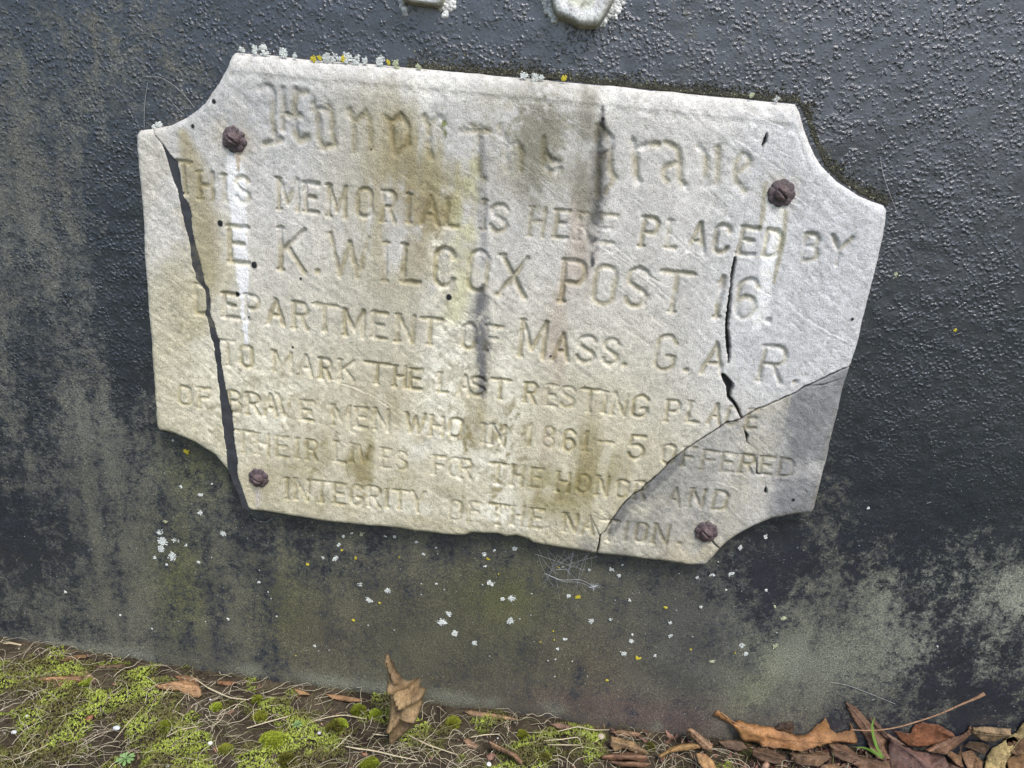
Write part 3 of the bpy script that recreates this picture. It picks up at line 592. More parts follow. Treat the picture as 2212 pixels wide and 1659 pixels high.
# --- cracks that do not part the slab
DIRT_SHADE = np.zeros(PX.shape)  # darkness of the crack depth, with dirt, painted into the colour
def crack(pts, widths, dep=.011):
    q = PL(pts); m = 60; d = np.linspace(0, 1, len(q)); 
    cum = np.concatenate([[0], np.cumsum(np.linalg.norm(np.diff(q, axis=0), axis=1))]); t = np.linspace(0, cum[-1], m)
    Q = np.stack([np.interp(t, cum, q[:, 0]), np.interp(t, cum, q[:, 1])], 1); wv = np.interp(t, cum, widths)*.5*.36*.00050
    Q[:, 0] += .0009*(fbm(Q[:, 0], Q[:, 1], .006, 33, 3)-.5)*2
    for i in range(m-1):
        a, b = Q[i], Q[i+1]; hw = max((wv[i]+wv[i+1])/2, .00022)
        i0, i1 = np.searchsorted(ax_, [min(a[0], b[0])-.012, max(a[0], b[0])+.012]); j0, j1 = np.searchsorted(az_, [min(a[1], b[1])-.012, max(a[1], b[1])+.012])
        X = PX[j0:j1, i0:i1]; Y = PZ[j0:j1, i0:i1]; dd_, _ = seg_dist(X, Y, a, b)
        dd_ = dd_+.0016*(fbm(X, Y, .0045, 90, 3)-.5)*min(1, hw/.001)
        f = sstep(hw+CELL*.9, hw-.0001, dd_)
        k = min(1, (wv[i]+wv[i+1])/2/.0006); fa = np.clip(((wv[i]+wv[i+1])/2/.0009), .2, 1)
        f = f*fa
        CR[j0:j1, i0:i1] = np.maximum(CR[j0:j1, i0:i1], f*dep*(.25+.75*k)); DIRT_SHADE[j0:j1, i0:i1] = np.maximum(DIRT_SHADE[j0:j1, i0:i1], f*(.55+.45*k))
CR = np.zeros(PX.shape)
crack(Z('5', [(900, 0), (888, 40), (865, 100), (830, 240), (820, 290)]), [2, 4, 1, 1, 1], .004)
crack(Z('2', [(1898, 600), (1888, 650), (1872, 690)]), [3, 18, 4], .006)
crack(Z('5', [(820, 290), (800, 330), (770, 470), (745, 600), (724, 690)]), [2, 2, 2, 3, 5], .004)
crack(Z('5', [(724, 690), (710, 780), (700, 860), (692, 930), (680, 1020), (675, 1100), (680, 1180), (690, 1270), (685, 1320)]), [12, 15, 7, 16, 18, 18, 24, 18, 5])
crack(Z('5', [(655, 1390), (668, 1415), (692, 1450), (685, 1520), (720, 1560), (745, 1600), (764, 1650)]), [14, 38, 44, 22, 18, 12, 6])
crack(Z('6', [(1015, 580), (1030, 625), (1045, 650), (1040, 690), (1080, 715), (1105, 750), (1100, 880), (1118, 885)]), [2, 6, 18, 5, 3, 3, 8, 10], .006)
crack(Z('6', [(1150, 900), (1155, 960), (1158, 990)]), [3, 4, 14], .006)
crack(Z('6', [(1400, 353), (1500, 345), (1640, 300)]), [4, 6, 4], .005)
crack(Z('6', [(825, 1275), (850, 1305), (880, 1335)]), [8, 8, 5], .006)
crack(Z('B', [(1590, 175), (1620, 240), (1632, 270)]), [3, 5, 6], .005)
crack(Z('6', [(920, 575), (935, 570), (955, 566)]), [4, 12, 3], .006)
YF = np.maximum(YF, CR+YF*.5)
# dark round spots (tar drips)
SPOTS = [('1', 585, 1143, 18), ('1', 788, 1393, 20), ('1', 685, 1570, 16), ('1', 543, 412, 14), ('1', 421, 560, 10), ('1', 1957, 1585, 18), ('3', 753, 430, 7), ('3', 1020, 609, 8), ('1', 1068, 1475, 8), ('1', 1490, 700, 7), ('4', 601, 664, 8), ('6', 1320, 1035, 12), ('2', 915, 515, 10), ('5', 1428, 1055, 10)]
# --- stains: colour of the stone, with some light and shade painted in
COL = np.zeros(PX.shape+(3,)); COL[:] = (.630, .612, .575)
nA = fbm(PX, PZ, .07, 101, 5); nB = fbm(PX, PZ, .025, 102, 4); nC = fbm(PX*3.0, PZ*.5, .07, 103, 4); nD = fbm(PX, PZ, .006, 104, 3)
def st(c, k, n=None, lo=.35, hi=.65):
    global COL
    k = np.clip(k, 0, 1)
    if n is not None: k = k*sstep(lo, hi, n)
    COL = COL*(1-k[..., None])+np.array(c)*k[..., None]
def pb(c, r, a=0): return blob(PX, PZ, c, r, PL, 1, a)
def strip(pts, widths, soft=.35, jag=.0):
    q = PL(pts); m = 40; cum = np.concatenate([[0], np.cumsum(np.linalg.norm(np.diff(q, axis=0), axis=1))]); t = np.linspace(0, cum[-1], m)
    Q = np.stack([np.interp(t, cum, q[:, 0]), np.interp(t, cum, q[:, 1])], 1); wv = np.interp(t, cum, widths)*.5*.36*.00056
    out = np.zeros(PX.shape)
    for i in range(m-1):
        a, b = Q[i], Q[i+1]; hw = (wv[i]+wv[i+1])/2; ex = hw*2.2+.004
        i0, i1 = np.searchsorted(ax_, [min(a[0], b[0])-ex, max(a[0], b[0])+ex]); j0, j1 = np.searchsorted(az_, [min(a[1], b[1])-ex, max(a[1], b[1])+ex])
        X = PX[j0:j1, i0:i1]; Y = PZ[j0:j1, i0:i1]; d = seg_dist(X, Y, a, b)[0]+jag*(fbm(X, Y, .008, 71, 3)-.5)
        out[j0:j1, i0:i1] = np.maximum(out[j0:j1, i0:i1], sstep(hw*(1+soft), hw*(1-soft), d))
    return out
ZN = (PZ-pz0)/(pz1-pz0)
st((.62, .575, .42), .9*sstep(.75, .25, ZN)*sstep(.40, .15, PX))                 # yellowish towards the foot
st((.60, .605, .625), .8*sstep(.18, .36, PX)*sstep(.3, .55, ZN))                   # bluish grey at right: sky light put into the stone colour
st((.47, .472, .475), .8*pb((600, 250), (330, 130)))
st((.40, .36, .235), .85*pb((860, 430), (150, 330))+.6*pb((1000, 380), (160, 170)), nC*.6+nA*.4, .40, .60)
st((.33, .285, .155), .95*pb((960, 1000), (330, 130))+.7*pb((1180, 990), (200, 130))+.5*pb((700, 1010), (160, 90)), nA*.5+nC*.5, .40, .58)
st((.50, .455, .30), .8*pb((440, 700), (140, 380)), nA, .38, .62)
st((.40, .355, .225), .85*strip(Z('1', [(360, 610), (420, 800), (470, 1100), (500, 1400), (520, 1500)]), [60, 150, 190, 150, 60], .7))
st((.33, .315, .25), .9*pb((1130, 260), (130, 110))+.6*pb((1180, 380), (90, 140)), nA*.4+nD*.3+nB*.3, .40, .58)
st((.44, .365, .29), .65*strip(Z('4', [(760, -300), (780, 100), (700, 300), (640, 600), (640, 900), (560, 1250)]), [120, 170, 220, 220, 200, 160], .8), nC, .35, .6)
st((.30, .265, .12), .55*pb((640, 1060), (110, 40))+.6*pb((1200, 1060), (100, 60))+.6*pb((960, 460), (60, 120))+.5*pb((850, 1050), (200, 60)), nB, .38, .62)
st((.83, .81, .74), .95*pb((950, 170), (60, 60))+.8*pb((1270, 200), (90, 40))+.5*pb((940, 190), (40, 100))+.6*pb((900, 960), (36, 40))+.5*pb((1040, 1125), (180, 18)), nB, .35, .6)
st((.61, .60, .57), .8*topm*np.exp(-(dtop/.018)**2))
st((.12, .14, .03), .9*strip(Z('1', [(1910, 440), (1925, 530), (1945, 660)]), [30, 50, 20], .7, .004), nD*.5+nB*.5, .4, .55)
st((.085, .087, .092), 1.0*strip(Z('2', [(915, 440), (905, 600), (890, 800), (880, 1000), (865, 1160), (850, 1400)]), [14, 55, 90, 80, 60, 20], .95, .008), nD*.4+nB*.6, .18, .46)
st((.25, .235, .185), .85*strip(Z('2', [(820, 380), (820, 700), (800, 1000), (780, 1300)]), [120, 150, 130, 60], .95, .008), nC*.5+nB*.5, .35, .6)
st((.25, .24, .19), .9*strip(Z('2', [(560, 260), (560, 500), (520, 700), (480, 1000)]), [200, 240, 240, 120], .95, .008), nC*.4+nD*.3+nB*.3, .36, .58)
st((.32, .275, .165), .95*strip(Z('1', [(1640, 560), (1700, 800), (1760, 1000), (1900, 1350), (1950, 1650)]), [110, 190, 260, 240, 160], .95, .008), nC*.4+nB*.3+nD*.3, .34, .56)
st((.82, .785, .66), .85*strip(Z('4', [(-60, 0), (0, 500), (-60, 900), (60, 1300)]), [150, 240, 260, 260], .95, .008)+.8*strip(Z('4', [(330, 700), (360, 1000), (300, 1300), (300, 1600)]), [120, 220, 260, 200], .95, .008)+.7*pb((560, 880), (160, 130))+.6*pb((900, 1090), (300, 26)), nB*.5+nD*.5, .32, .56)
st((.60, .585, .33), .55*strip(Z('2', [(120, 700), (100, 1100), (60, 1500), (20, 1700)]), [90, 150, 160, 100], .95, .008), nB*.5+nC*.5, .35, .58)
st((.15, .15, .155), .95*strip(Z('4', [(195, 240), (180, 300), (180, 480), (190, 620), (190, 900)]), [20, 80, 100, 80, 40], .8, .008), nD*.4+nB*.6, .15, .42)
st((.28, .28, .28), .6*strip(Z('2', [(185, 560), (190, 760), (190, 1000), (200, 1400)]), [20, 60, 60, 40], .8))
# whitened runs below the two upper bolts
st((.86, .855, .85), 1.0*strip(Z('1', [(665, 740), (672, 850), (690, 1000), (697, 1200), (712, 1380), (722, 1500), (735, 1720), (742, 1860)]), [84, 118, 108, 96, 88, 70, 42, 20], .22, .006), nD*.6+nB*.4, .05, .22)
st((.86, .855, .83), 1.0*strip(Z('2', [(1955, 1050), (1950, 1180), (1925, 1290), (1900, 1400), (1880, 1560), (1850, 1700), (1840, 1760)]), [112, 112, 96, 80, 70, 80, 50], .3, .008), nD*.5+nB*.5, .05, .25)
st((.38, .27, .16), .75*strip(Z('1', [(690, 725), (692, 830)]), [44, 8], .8))
for _c in ((506, 298), (1688, 416), (559, 1032), (1526, 1149)): st((.40, .34, .22), .75*pb(_c, (40, 40)), nD, .25, .55)
st((.50, .46, .46), .6*strip(Z('3', [(810, 1480), (812, 1580)]), [40, 14], .6))
st((.36, .33, .21), .7*strip(Z('2', [(1890, 900), (1870, 1100), (1860, 1180)]), [20, 30, 20], .6)+.7*strip(Z('2', [(2010, 1080), (2000, 1250), (1960, 1400), (1940, 1500)]), [30, 26, 26, 20], .6))
# the broken corner: grey sooty stone
S2 = (frag == 2)*1.0
st((.30, .298, .29), S2*.70*sstep(.25, .62, nA*.6+nB*.4))
st((.225, .225, .23), S2*.88*sstep(-.03, .03, (PX-PL(Z('6', [(1190, 700)]))[0, 0])+.15*(PZ+.1))*sstep(.30, .55, nA*.3+nB*.2+.3))
st((.50, .47, .385), S2*.85*strip(Z('6', [(1120, 520), (1080, 700), (1040, 900), (1000, 1050), (800, 1380)]), [200, 240, 240, 240, 260], .95), nB*.5+nD*.5, .30, .58)
st((.52, .46, .33), S2*.8*pb((1500, 1205), (110, 40)), nB, .3, .6)
st((.17, .172, .17), .85*np.exp(-(np.clip(dd, 0, 1)/.026)**2)*S2*sstep(.36, .56, nB*.6+nA*.4)*(PX < .27))
st((.46, .44, .38), .8*np.exp(-(np.clip(dd, 0, 1)/.03)**2)*S2*((PX > PL(Z('6', [(980, 700)]))[0, 0]) & (PX < PL(Z('6', [(1290, 500)]))[0, 0])))
st((.24, .235, .22), .8*pb((1270, 1185), (28, 26)))
st((.24, .21, .12), .45*np.exp(-(np.clip(sd_out, 0, 1)/.006)**2)*sstep(.5, .2, ZN)*sstep(.35, .6, nB))
COL *= (.80+.40*nD)[..., None]*(.90+.20*nC)[..., None]*(.88+.24*fbm(u, v_*4.5, .02, 55, 3))[..., None]
COL *= 1-(np.array([.25, .28, .40])*(np.clip(LET/.0035, 0, 1)*sstep(.30, .55, nB))[..., None])   # dirt and the shade of the cutting, painted into the colour
for k, x, y, r in SPOTS:
    q = PL(Z(k, [(x, y)]))[0]; R_ = r*.36*.00056
    d = np.hypot(PX-q[0], (PZ-q[1])*.85)+.0012*(nD-.5); f = sstep(R_*1.15, R_*.8, d); st((.018, .020, .022), f); YF -= .0006*f
COL = COL*(1-DIRT_SHADE[..., None]*.95)+np.array([.02, .02, .02])*DIRT_SHADE[..., None]*.95
COL = np.clip(COL*1.0, 0, .86)
COL *= np.array([1.0, 1.0, 1.0])

plq = empty('memorial_plaque', (0, T, 0), 'cracked white marble plaque with scooped corners, engraved as a war memorial', 'plaque')
gxd, gzd = np.gradient(sd, CELL)[::-1]; gn = np.hypot(gxd, gzd)+1e-9
snap = np.abs(sd) < .52*CELL
SX = np.where(snap, PX-gxd/gn*sd, PX); SZ = np.where(snap, PZ-gzd/gn*sd, PZ)
ok = (sd > 0) | snap
FR_LABEL = ['narrow left strip of the slab beyond the black filled crack', 'main middle slab of the plaque carrying most of the lettering', 'grey broken-off lower right corner of the slab']
for fi in range(3):
    fr = frag == fi; okf = ok & fr
    idx = np.arange(PX.size).reshape(PX.shape)
    q4 = np.stack([idx[:-1, :-1], idx[:-1, 1:], idx[1:, 1:], idx[1:, :-1]], -1).reshape(-1, 4)
    o4 = okf.ravel()[q4]; cnt = o4.sum(1)
    full = q4[cnt == 4]; t3 = q4[cnt == 3]; o3 = o4[cnt == 3]
    tri = []
    if len(t3):
        miss = np.argmin(o3, 1); rows = np.arange(len(t3))
        tri = np.stack([t3[rows, (miss+1) % 4], t3[rows, (miss+2) % 4], t3[rows, (miss+3) % 4]], 1)
    else: tri = np.zeros((0, 3), int)
    used = np.unique(np.concatenate([full.ravel(), tri.ravel()])); mp = -np.ones(PX.size, int); mp[used] = np.arange(len(used))
    full = mp[full]; tri = mp[tri]
    V = np.stack([SX.ravel()[used], YF.ravel()[used], SZ.ravel()[used]], 1); C = COL.reshape(-1, 3)[used]
    e = np.concatenate([full[:, [0, 1]], full[:, [1, 2]], full[:, [2, 3]], full[:, [3, 0]], tri[:, [0, 1]], tri[:, [1, 2]], tri[:, [2, 0]]])
    key = np.sort(e, 1); _, inv, ct = np.unique(key[:, 0]*10**7+key[:, 1], return_inverse=True, return_counts=True)
    be = e[ct[inv] == 1]; bvs = np.unique(be); m2 = {int(b): i for i, b in enumerate(bvs)}
    n0 = len(V); nb_ = len(bvs)
    Vm = V[bvs].copy(); Vm[:, 1] = np.maximum(Vm[:, 1]+.001, T*.55); Vb = V[bvs].copy(); Vb[:, 1] = T+.002
    V = np.concatenate([V, Vm, Vb]); crk = (sd_out.ravel()[used][bvs] > .0015)[:, None]; sc_ = C[bvs]*np.where(crk, .12, np.array([.80, .72, .56])); C = np.concatenate([C, sc_, sc_*.7])  # crack walls painted darker for the shade in the gap, with dirt
    ia = np.array([m2[int(a)] for a in be[:, 0]]); ib = np.array([m2[int(a)] for a in be[:, 1]])
    s1_ = np.stack([be[:, 1], be[:, 0], n0+ia, n0+ib], 1); s2_ = np.stack([n0+ib, n0+ia, n0+nb_+ia, n0+nb_+ib], 1)
    o = mesh_np('marble_slab', V, [tri, full, s1_, s2_], M_MARBLE, plq, C)
    o['label'] = FR_LABEL[fi]
# black filler in the wide left crack
BF = rough_line(PL(widen(BAND_L[2:], -3)+widen(BAND_R[2:], 3)[::-1]), .006, .0003, 9)
vv = [Vector(p) for p in BF]; n = len(vv)
gxs = np.arange(BF[:, 0].min(), BF[:, 0].max(), .003); gzs = np.arange(BF[:, 1].min(), BF[:, 1].max(), .003); A_, B_ = np.meshgrid(gxs, gzs)
ins = poly_sd(A_, B_, BF) > .001; vv += [Vector((a, b)) for a, b in zip(A_[ins], B_[ins])]
r = delaunay_2d_cdt(vv, [(i, (i+1) % n) for i in range(n)], [], 1, 1e-6)
fv = np.array([(p.x, 0, p.y) for p in r[0]]); fv[:, 1] = .0012+.0014*(fbm(fv[:, 0], fv[:, 2], .02, 5, 3)-.5)*2
fc = np.array([.046, .049, .056])*(.7+.6*fbm(fv[:, 0], fv[:, 2], .015, 6, 3))[:, None]
q1 = PL(Z('1', [(0, 1190)]))[0, 1]; q2 = PL(Z('3', [(0, 430)]))[0, 1]
mk = ((fv[:, 2] < q1) & (fv[:, 2] > q2))*sstep(.35, .65, fbm(fv[:, 0], fv[:, 2], .006, 61, 3))
fc = fc*(1-.6*mk[:, None])+np.array([.14, .13, .10])*.6*mk[:, None]
o = mesh_np('crack_filler', fv, [np.array([tuple(f) for f in r[2]])], M_FILL, plq, fc)
# lichen crusts on the plaque's upper rim
def rim_pt(x): 
    tp = [(499,111),(564,116),(672,128),(798,137),(878,143),(973,154),(1062,161),(1225,175),(1380,191),(1513,204),(1640,216),(1726,224)]
    return np.interp(x, [a for a, _ in tp], [b for _, b in tp])
for x, r, c, dy in [(523, 8, 0, -5), (548, 9, 0, -6), (572, 12, 0, -8), (612, 11, 0, -7), (635, 6, 0, -3), (678, 8, 1, -4), (690, 6, 1, -4), (705, 11, 0, -6), (718, 9, 0, -6), (733, 6, 0, -4), (742, 8, 1, -6), (752, 12, 0, -9), (768, 9, 0, -4), (788, 7, 0, -5), (821, 12, 0, -8), (840, 6, 1, -3), (858, 10, 2, -3), (905, 6, 2, -2), (1133, 9, 0, -4), (1155, 10, 0, -3), (1170, 7, 0, -2), (1218, 7, 1, -4), (1623, 7, 2, -8), (1677, 7, 0, -5), (345, 9, 0, 0), (333, 6, 0, 0)]:
    yy = rim_pt(x)+dy if x > 400 else (271 if x > 340 else 275)
    lichen(plq, (x, yy), r*.95, (WHITE, YEL, PALEG)[c], 1.3, .008)
# dark algae crust along the rim on the wall
acc = Acc(); cs = []; rd = []; cl = []
rim_line = [(880, 146), (973, 152), (1062, 159), (1225, 173), (1380, 189), (1513, 202), (1640, 214), (1726, 222), (1740, 245), (1757, 300), (1783, 356), (1815, 388), (1862, 418), (1915, 442)]
rp = smooth_path(rim_line, 800)
for i in range(5200):
    p = rp[RNG.integers(0, 800)]; off = RNG.exponential(6.5)*(.4+1.2*vn(np.array([p[0]/40]), np.array([p[1]/40]), 5)[0]) 
    th = 1 if p[0] < 1730 else 0
    px = p[0]+(0 if th else off*.8)+RNG.normal(0, 1); py = p[1]-(off if th else off*.6)
    q = on_y([(px, py)], T-.0008)[0]; cs.append(q); rd.append(.0005+.0010*RNG.random()); k = RNG.random()
    cl.append(np.array([.062, .062, .048])*(.5+k) if RNG.random() < .93 else np.array([.17, .17, .11])*(.6+k))
lumps(acc, cs, rd, .8, cl); o = acc.build('algae_crust', M_LICH, mon); tag(o, kind='stuff')

# ------------------------------------------------------------------ rosette bolts
BLAB = ['rusty flower-shaped washer and bolt at the upper left of the plaque, its washer crumbling', 'rusty flower-shaped washer and bolt at the upper right above a white streak', 'small purplish rosette bolt beside the black crack at the lower left', 'rosette bolt on the grey broken corner at the lower right']
def make_bolt(px, label, rot, seed, sc=1.0, eaten=0):
    q = on_y([px], 0)[0]; b = empty('rosette_bolt', (q[0], 0, q[2]), label, 'bolt', 'rosette bolts fixing the plaque')
    NA = 96; a = np.arange(NA)/NA*2*math.pi; rg = np.random.default_rng(seed)
    V = []; C = []
    lob = (np.abs(np.cos((a*8+rot*8)/2)))**.5
    er = 1-eaten*np.clip(fbm(np.cos(a)*2+5, np.sin(a)*2, .8, seed, 3)-.35, 0, 1)*.6*sstep(-.2, .1, np.sin(a))
    Rm = .0162*sc*(.85+.15*lob)*er
    prof = [(1.0, .0018), (1.0, -.0004), (.965, -.0018), (.88, -.0024), (.70, -.0026), (.50, -.0034), (.3, -.0045)]
    for k, (f, y) in enumerate(prof):
        rr_ = Rm*f if f > .86 else (Rm*.5+.0155*sc*.5)*f
        gro = .0005*np.abs(np.sin((a*8+rot*8)/2))**10*(1 if .65 < f < .99 else 0)
        V.append(np.stack([q[0]+rr_*np.cos(a), y+gro+.0006*(fbm(rr_*np.cos(a)+seed, rr_*np.sin(a), .003, seed, 2)-.5), q[2]+rr_*np.sin(a)], 1))
        C.append(np.tile(np.array([.095, .070, .074]), (NA, 1))*(.7+.7*fbm(rr_*np.cos(a)+seed, rr_*np.sin(a), .004, seed, 3))[:, None])
    V = np.concatenate(V); C = np.concatenate(C); F = []
    for k in range(len(prof)-1):
        for i in range(NA): F.append((k*NA+i, k*NA+(i+1) % NA, (k+1)*NA+(i+1) % NA, (k+1)*NA+i))
    wv_ = mesh_np('washer', V, [F], M_IRON, b, C)
    # domed, slotted, pitted head
    V = []; NB = 40; a = np.arange(NB)/NB*2*math.pi; rings = 12; hr = .0088*sc; hh = .0078*sc
    ca, sa = math.cos(rot+.8), math.sin(rot+.8)
    for k in range(rings+1):
        f = k/rings; rad = hr*math.cos(f*math.pi/2)**.8 if k < rings else 1e-5; yy = -.003-hh*math.sin(f*math.pi/2)
        x = rad*np.cos(a)*(1+.10*(fbm(np.cos(a)*3+seed, np.sin(a)*3, 1, seed, 3)-.5)); z = rad*np.sin(a)
        pit = .0024*(fbm(x+seed*.1, z, .0032, seed+3, 4)-.5)
        sl = np.abs(x*ca+z*sa+.0010); pit = pit+.0030*np.exp(-(sl/.0011)**2)*(f > .35)
        V.append(np.stack([q[0]+x, yy+pit, q[2]+z], 1))
    V = np.concatenate(V); F = []
    for k in range(rings):
        for i in range(NB): F.append((k*NB+i, k*NB+(i+1) % NB, (k+1)*NB+(i+1) % NB, (k+1)*NB+i))
    C = np.array([.105, .072, .074])*(.5+1.1*fbm(V[:, 0]+seed, V[:, 2], .004, seed, 3))[:, None]
    mesh_np('bolt_head', V, [F], M_IRON, b, C)
    return b
make_bolt((506, 300), BLAB[0], .2, 3, 1.0, .8); make_bolt((1688, 417), BLAB[1], .05, 5, 1.0, .08)
make_bolt((559, 1032), BLAB[2], .35, 8, .92, .12); make_bolt((1526, 1149), BLAB[3], .1, 11, .98, .1)

# ------------------------------------------------------------------ dead leaves
def leaf(kind, poly, color, lean, label, folds=(), vein=True, hump=.004, lift=.002, name='dead_leaf', cat='leaf', group=None, ybase=None, wob=.005, mat=None, seed=0, edge=None, midrib=None):
    poly = [tuple(p) for p in poly]
    P = np.array(poly, float); lo = P[np.argmax(P[:, 1])]
    a = math.radians(lean); nrm = np.array([0, -math.cos(a), math.sin(a)])     # lean 0 = upright, 90 = lying flat
    g0 = on_z([lo], ZG+lift)[0]
    if g0[1] > T-.004 or ybase is not None: g0 = on_y([lo], (T-.006) if ybase is None else ybase)[0]
    p0 = g0
    W3 = on_plane(P, p0, nrm)
    ux = np.array([1., 0, 0]); uy = np.cross(nrm, ux); uy /= np.linalg.norm(uy)
    if uy[2] < 0: uy = -uy
    L2 = np.stack([(W3-p0)@ux, (W3-p0)@uy], 1)
    # densify outline with small teeth
    Q = []
    rg = np.random.default_rng(seed+len(poly))
    per = np.linalg.norm(np.diff(L2, axis=0), axis=1).sum(); step = max(per/110, .0007)
    for i in range(len(L2)):
        A, B = L2[i], L2[(i+1) % len(L2)]; m = max(1, int(np.linalg.norm(B-A)/step))
        for k in range(m): Q.append(A+(B-A)*k/m+(rg.normal(0, step*.16, 2) if k else 0))
    Q = np.array(Q); n = len(Q); bb0, bb1 = Q.min(0), Q.max(0); size = max(bb1-bb0); st_ = max(size/38, .0008)
    X, Y = np.meshgrid(np.arange(bb0[0], bb1[0], st_), np.arange(bb0[1], bb1[1], st_)); X = X+rg.uniform(-.2, .2, X.shape)*st_
    ins = poly_sd(X, Y, Q) > st_*.45
    vv = [Vector(p) for p in Q]+[Vector((x, y)) for x, y in zip(X[ins], Y[ins])]
    r = delaunay_2d_cdt(vv, [(i, (i+1) % n) for i in range(n)], [], 1, 1e-7)
    q = np.array([(p.x, p.y) for p in r[0]]); tr = np.array([tuple(f) for f in r[2] if len(f) == 3])
    sdq = poly_sd(q[:, 0], q[:, 1], Q)
    h = hump*np.sqrt(np.clip(sdq/(size*.25), 0, 1)) + wob*(fbm(q[:, 0]+seed, q[:, 1], size*.22, seed+2, 4)-.5)*3.2*min(1, size/.05)
    c = np.array(color)*(.22+1.5*fbm(q[:, 0]+seed, q[:, 1], size*.22, seed+4, 5))[:, None]; hn = fbm(q[:, 0]+seed+3, q[:, 1], size*.12, seed+9, 4)[:, None]; c = c*(np.array([1.12, 1.04, .86])*hn+np.array([.86, .74, .72])*(1-hn))*1.12; c = c*(1-.35*np.exp(-sdq/.0016))[:, None]
    def to2(p): w3 = on_plane(p, p0, nrm); return np.stack([(w3-p0)@ux, (w3-p0)@uy], 1)
    for fpts, amp, wid in folds:
        amp = amp*2.0
        F2 = to2(fpts); d = np.full(len(q), 9e9)
        for i in range(len(F2)-1): d = np.minimum(d, seg_dist(q[:, 0], q[:, 1], F2[i], F2[i+1])[0])
        h += amp*np.exp(-d/wid)
    if midrib is not None: F2 = to2(midrib)
    else:   # principal axis
        cen = q.mean(0); ev, evec = np.linalg.eigh(np.cov((q-cen).T)); ax = evec[:, 1]; s = (q-cen)@ax
        F2 = np.array([cen+ax*s.min()*.92, cen+ax*s.max()*.92])
    if vein:
        ax = F2[-1]-F2[0]; Lr = np.linalg.norm(ax); ax = ax/Lr; pn = np.array([-ax[1], ax[0]])
        s = (q-F2[0])@ax; t = np.abs((q-F2[0])@pn); d = np.full(len(q), 9e9)
        for i in range(len(F2)-1): d = np.minimum(d, seg_dist(q[:, 0], q[:, 1], F2[i], F2[i+1])[0])
        sidev = np.abs(((s-t*.8)/Lr*7) % 1-.5)*Lr/7
        k = np.exp(-(sidev/(size*.010+.0004))**2)*(t > .0005)*.5; h += .0014*k+.0016*np.exp(-(d/.0012)**2)
        c = c*(1+.45*k[:, None]+.25*np.exp(-(d/.0014)**2)[:, None])
    V = p0+q[:, :1]*ux+q[:, 1:2]*uy+h[:, None]*nrm
    tk = np.minimum(1, (T-.0025-CAM[1])/(V[:, 1]-CAM[1])); V = CAM+(V-CAM)*tk[:, None]
    gh = ground_h(V[:, 0], V[:, 1])+(.0005 if lift < .01 else .009); tk = np.minimum(1, (gh-CAM[2])/(V[:, 2]-CAM[2])); V = CAM+(V-CAM)*tk[:, None]
    org = V[np.argmin(V[:, 2])].copy()
    e = empty(name, org, label, cat, group)
    b = mesh_np('blade', V, [tr], mat or M_LEAF, e, c)
    md = b.modifiers.new('thickness', 'SOLIDIFY'); md.thickness = .0005; md.offset = 0
    if vein and size > .022:
        m = smooth_path(F2, 10); tt = p0+m[:, :1]*ux+m[:, 1:2]*uy
        hh = []
        for z in m: j = np.argmin(((q-z)**2).sum(1)); hh.append(V[j]+nrm*.0003)
        VV, FF = tube(smooth_path(hh, 12), np.linspace(.0007, .0003, 12), 5)
        mesh_np('midrib', VV, [FF], mat or M_LEAF, e, np.tile(np.array(color)*1.15, (len(VV), 1)))
    return e
OR = (.46, .215, .105); BR = (.24, .125, .075); MV = (.20, .115, .095); RD = (.26, .10, .060); TN = (.46, .33, .19); DK = (.11, .06, .045); PK = (.36, .20, .15)
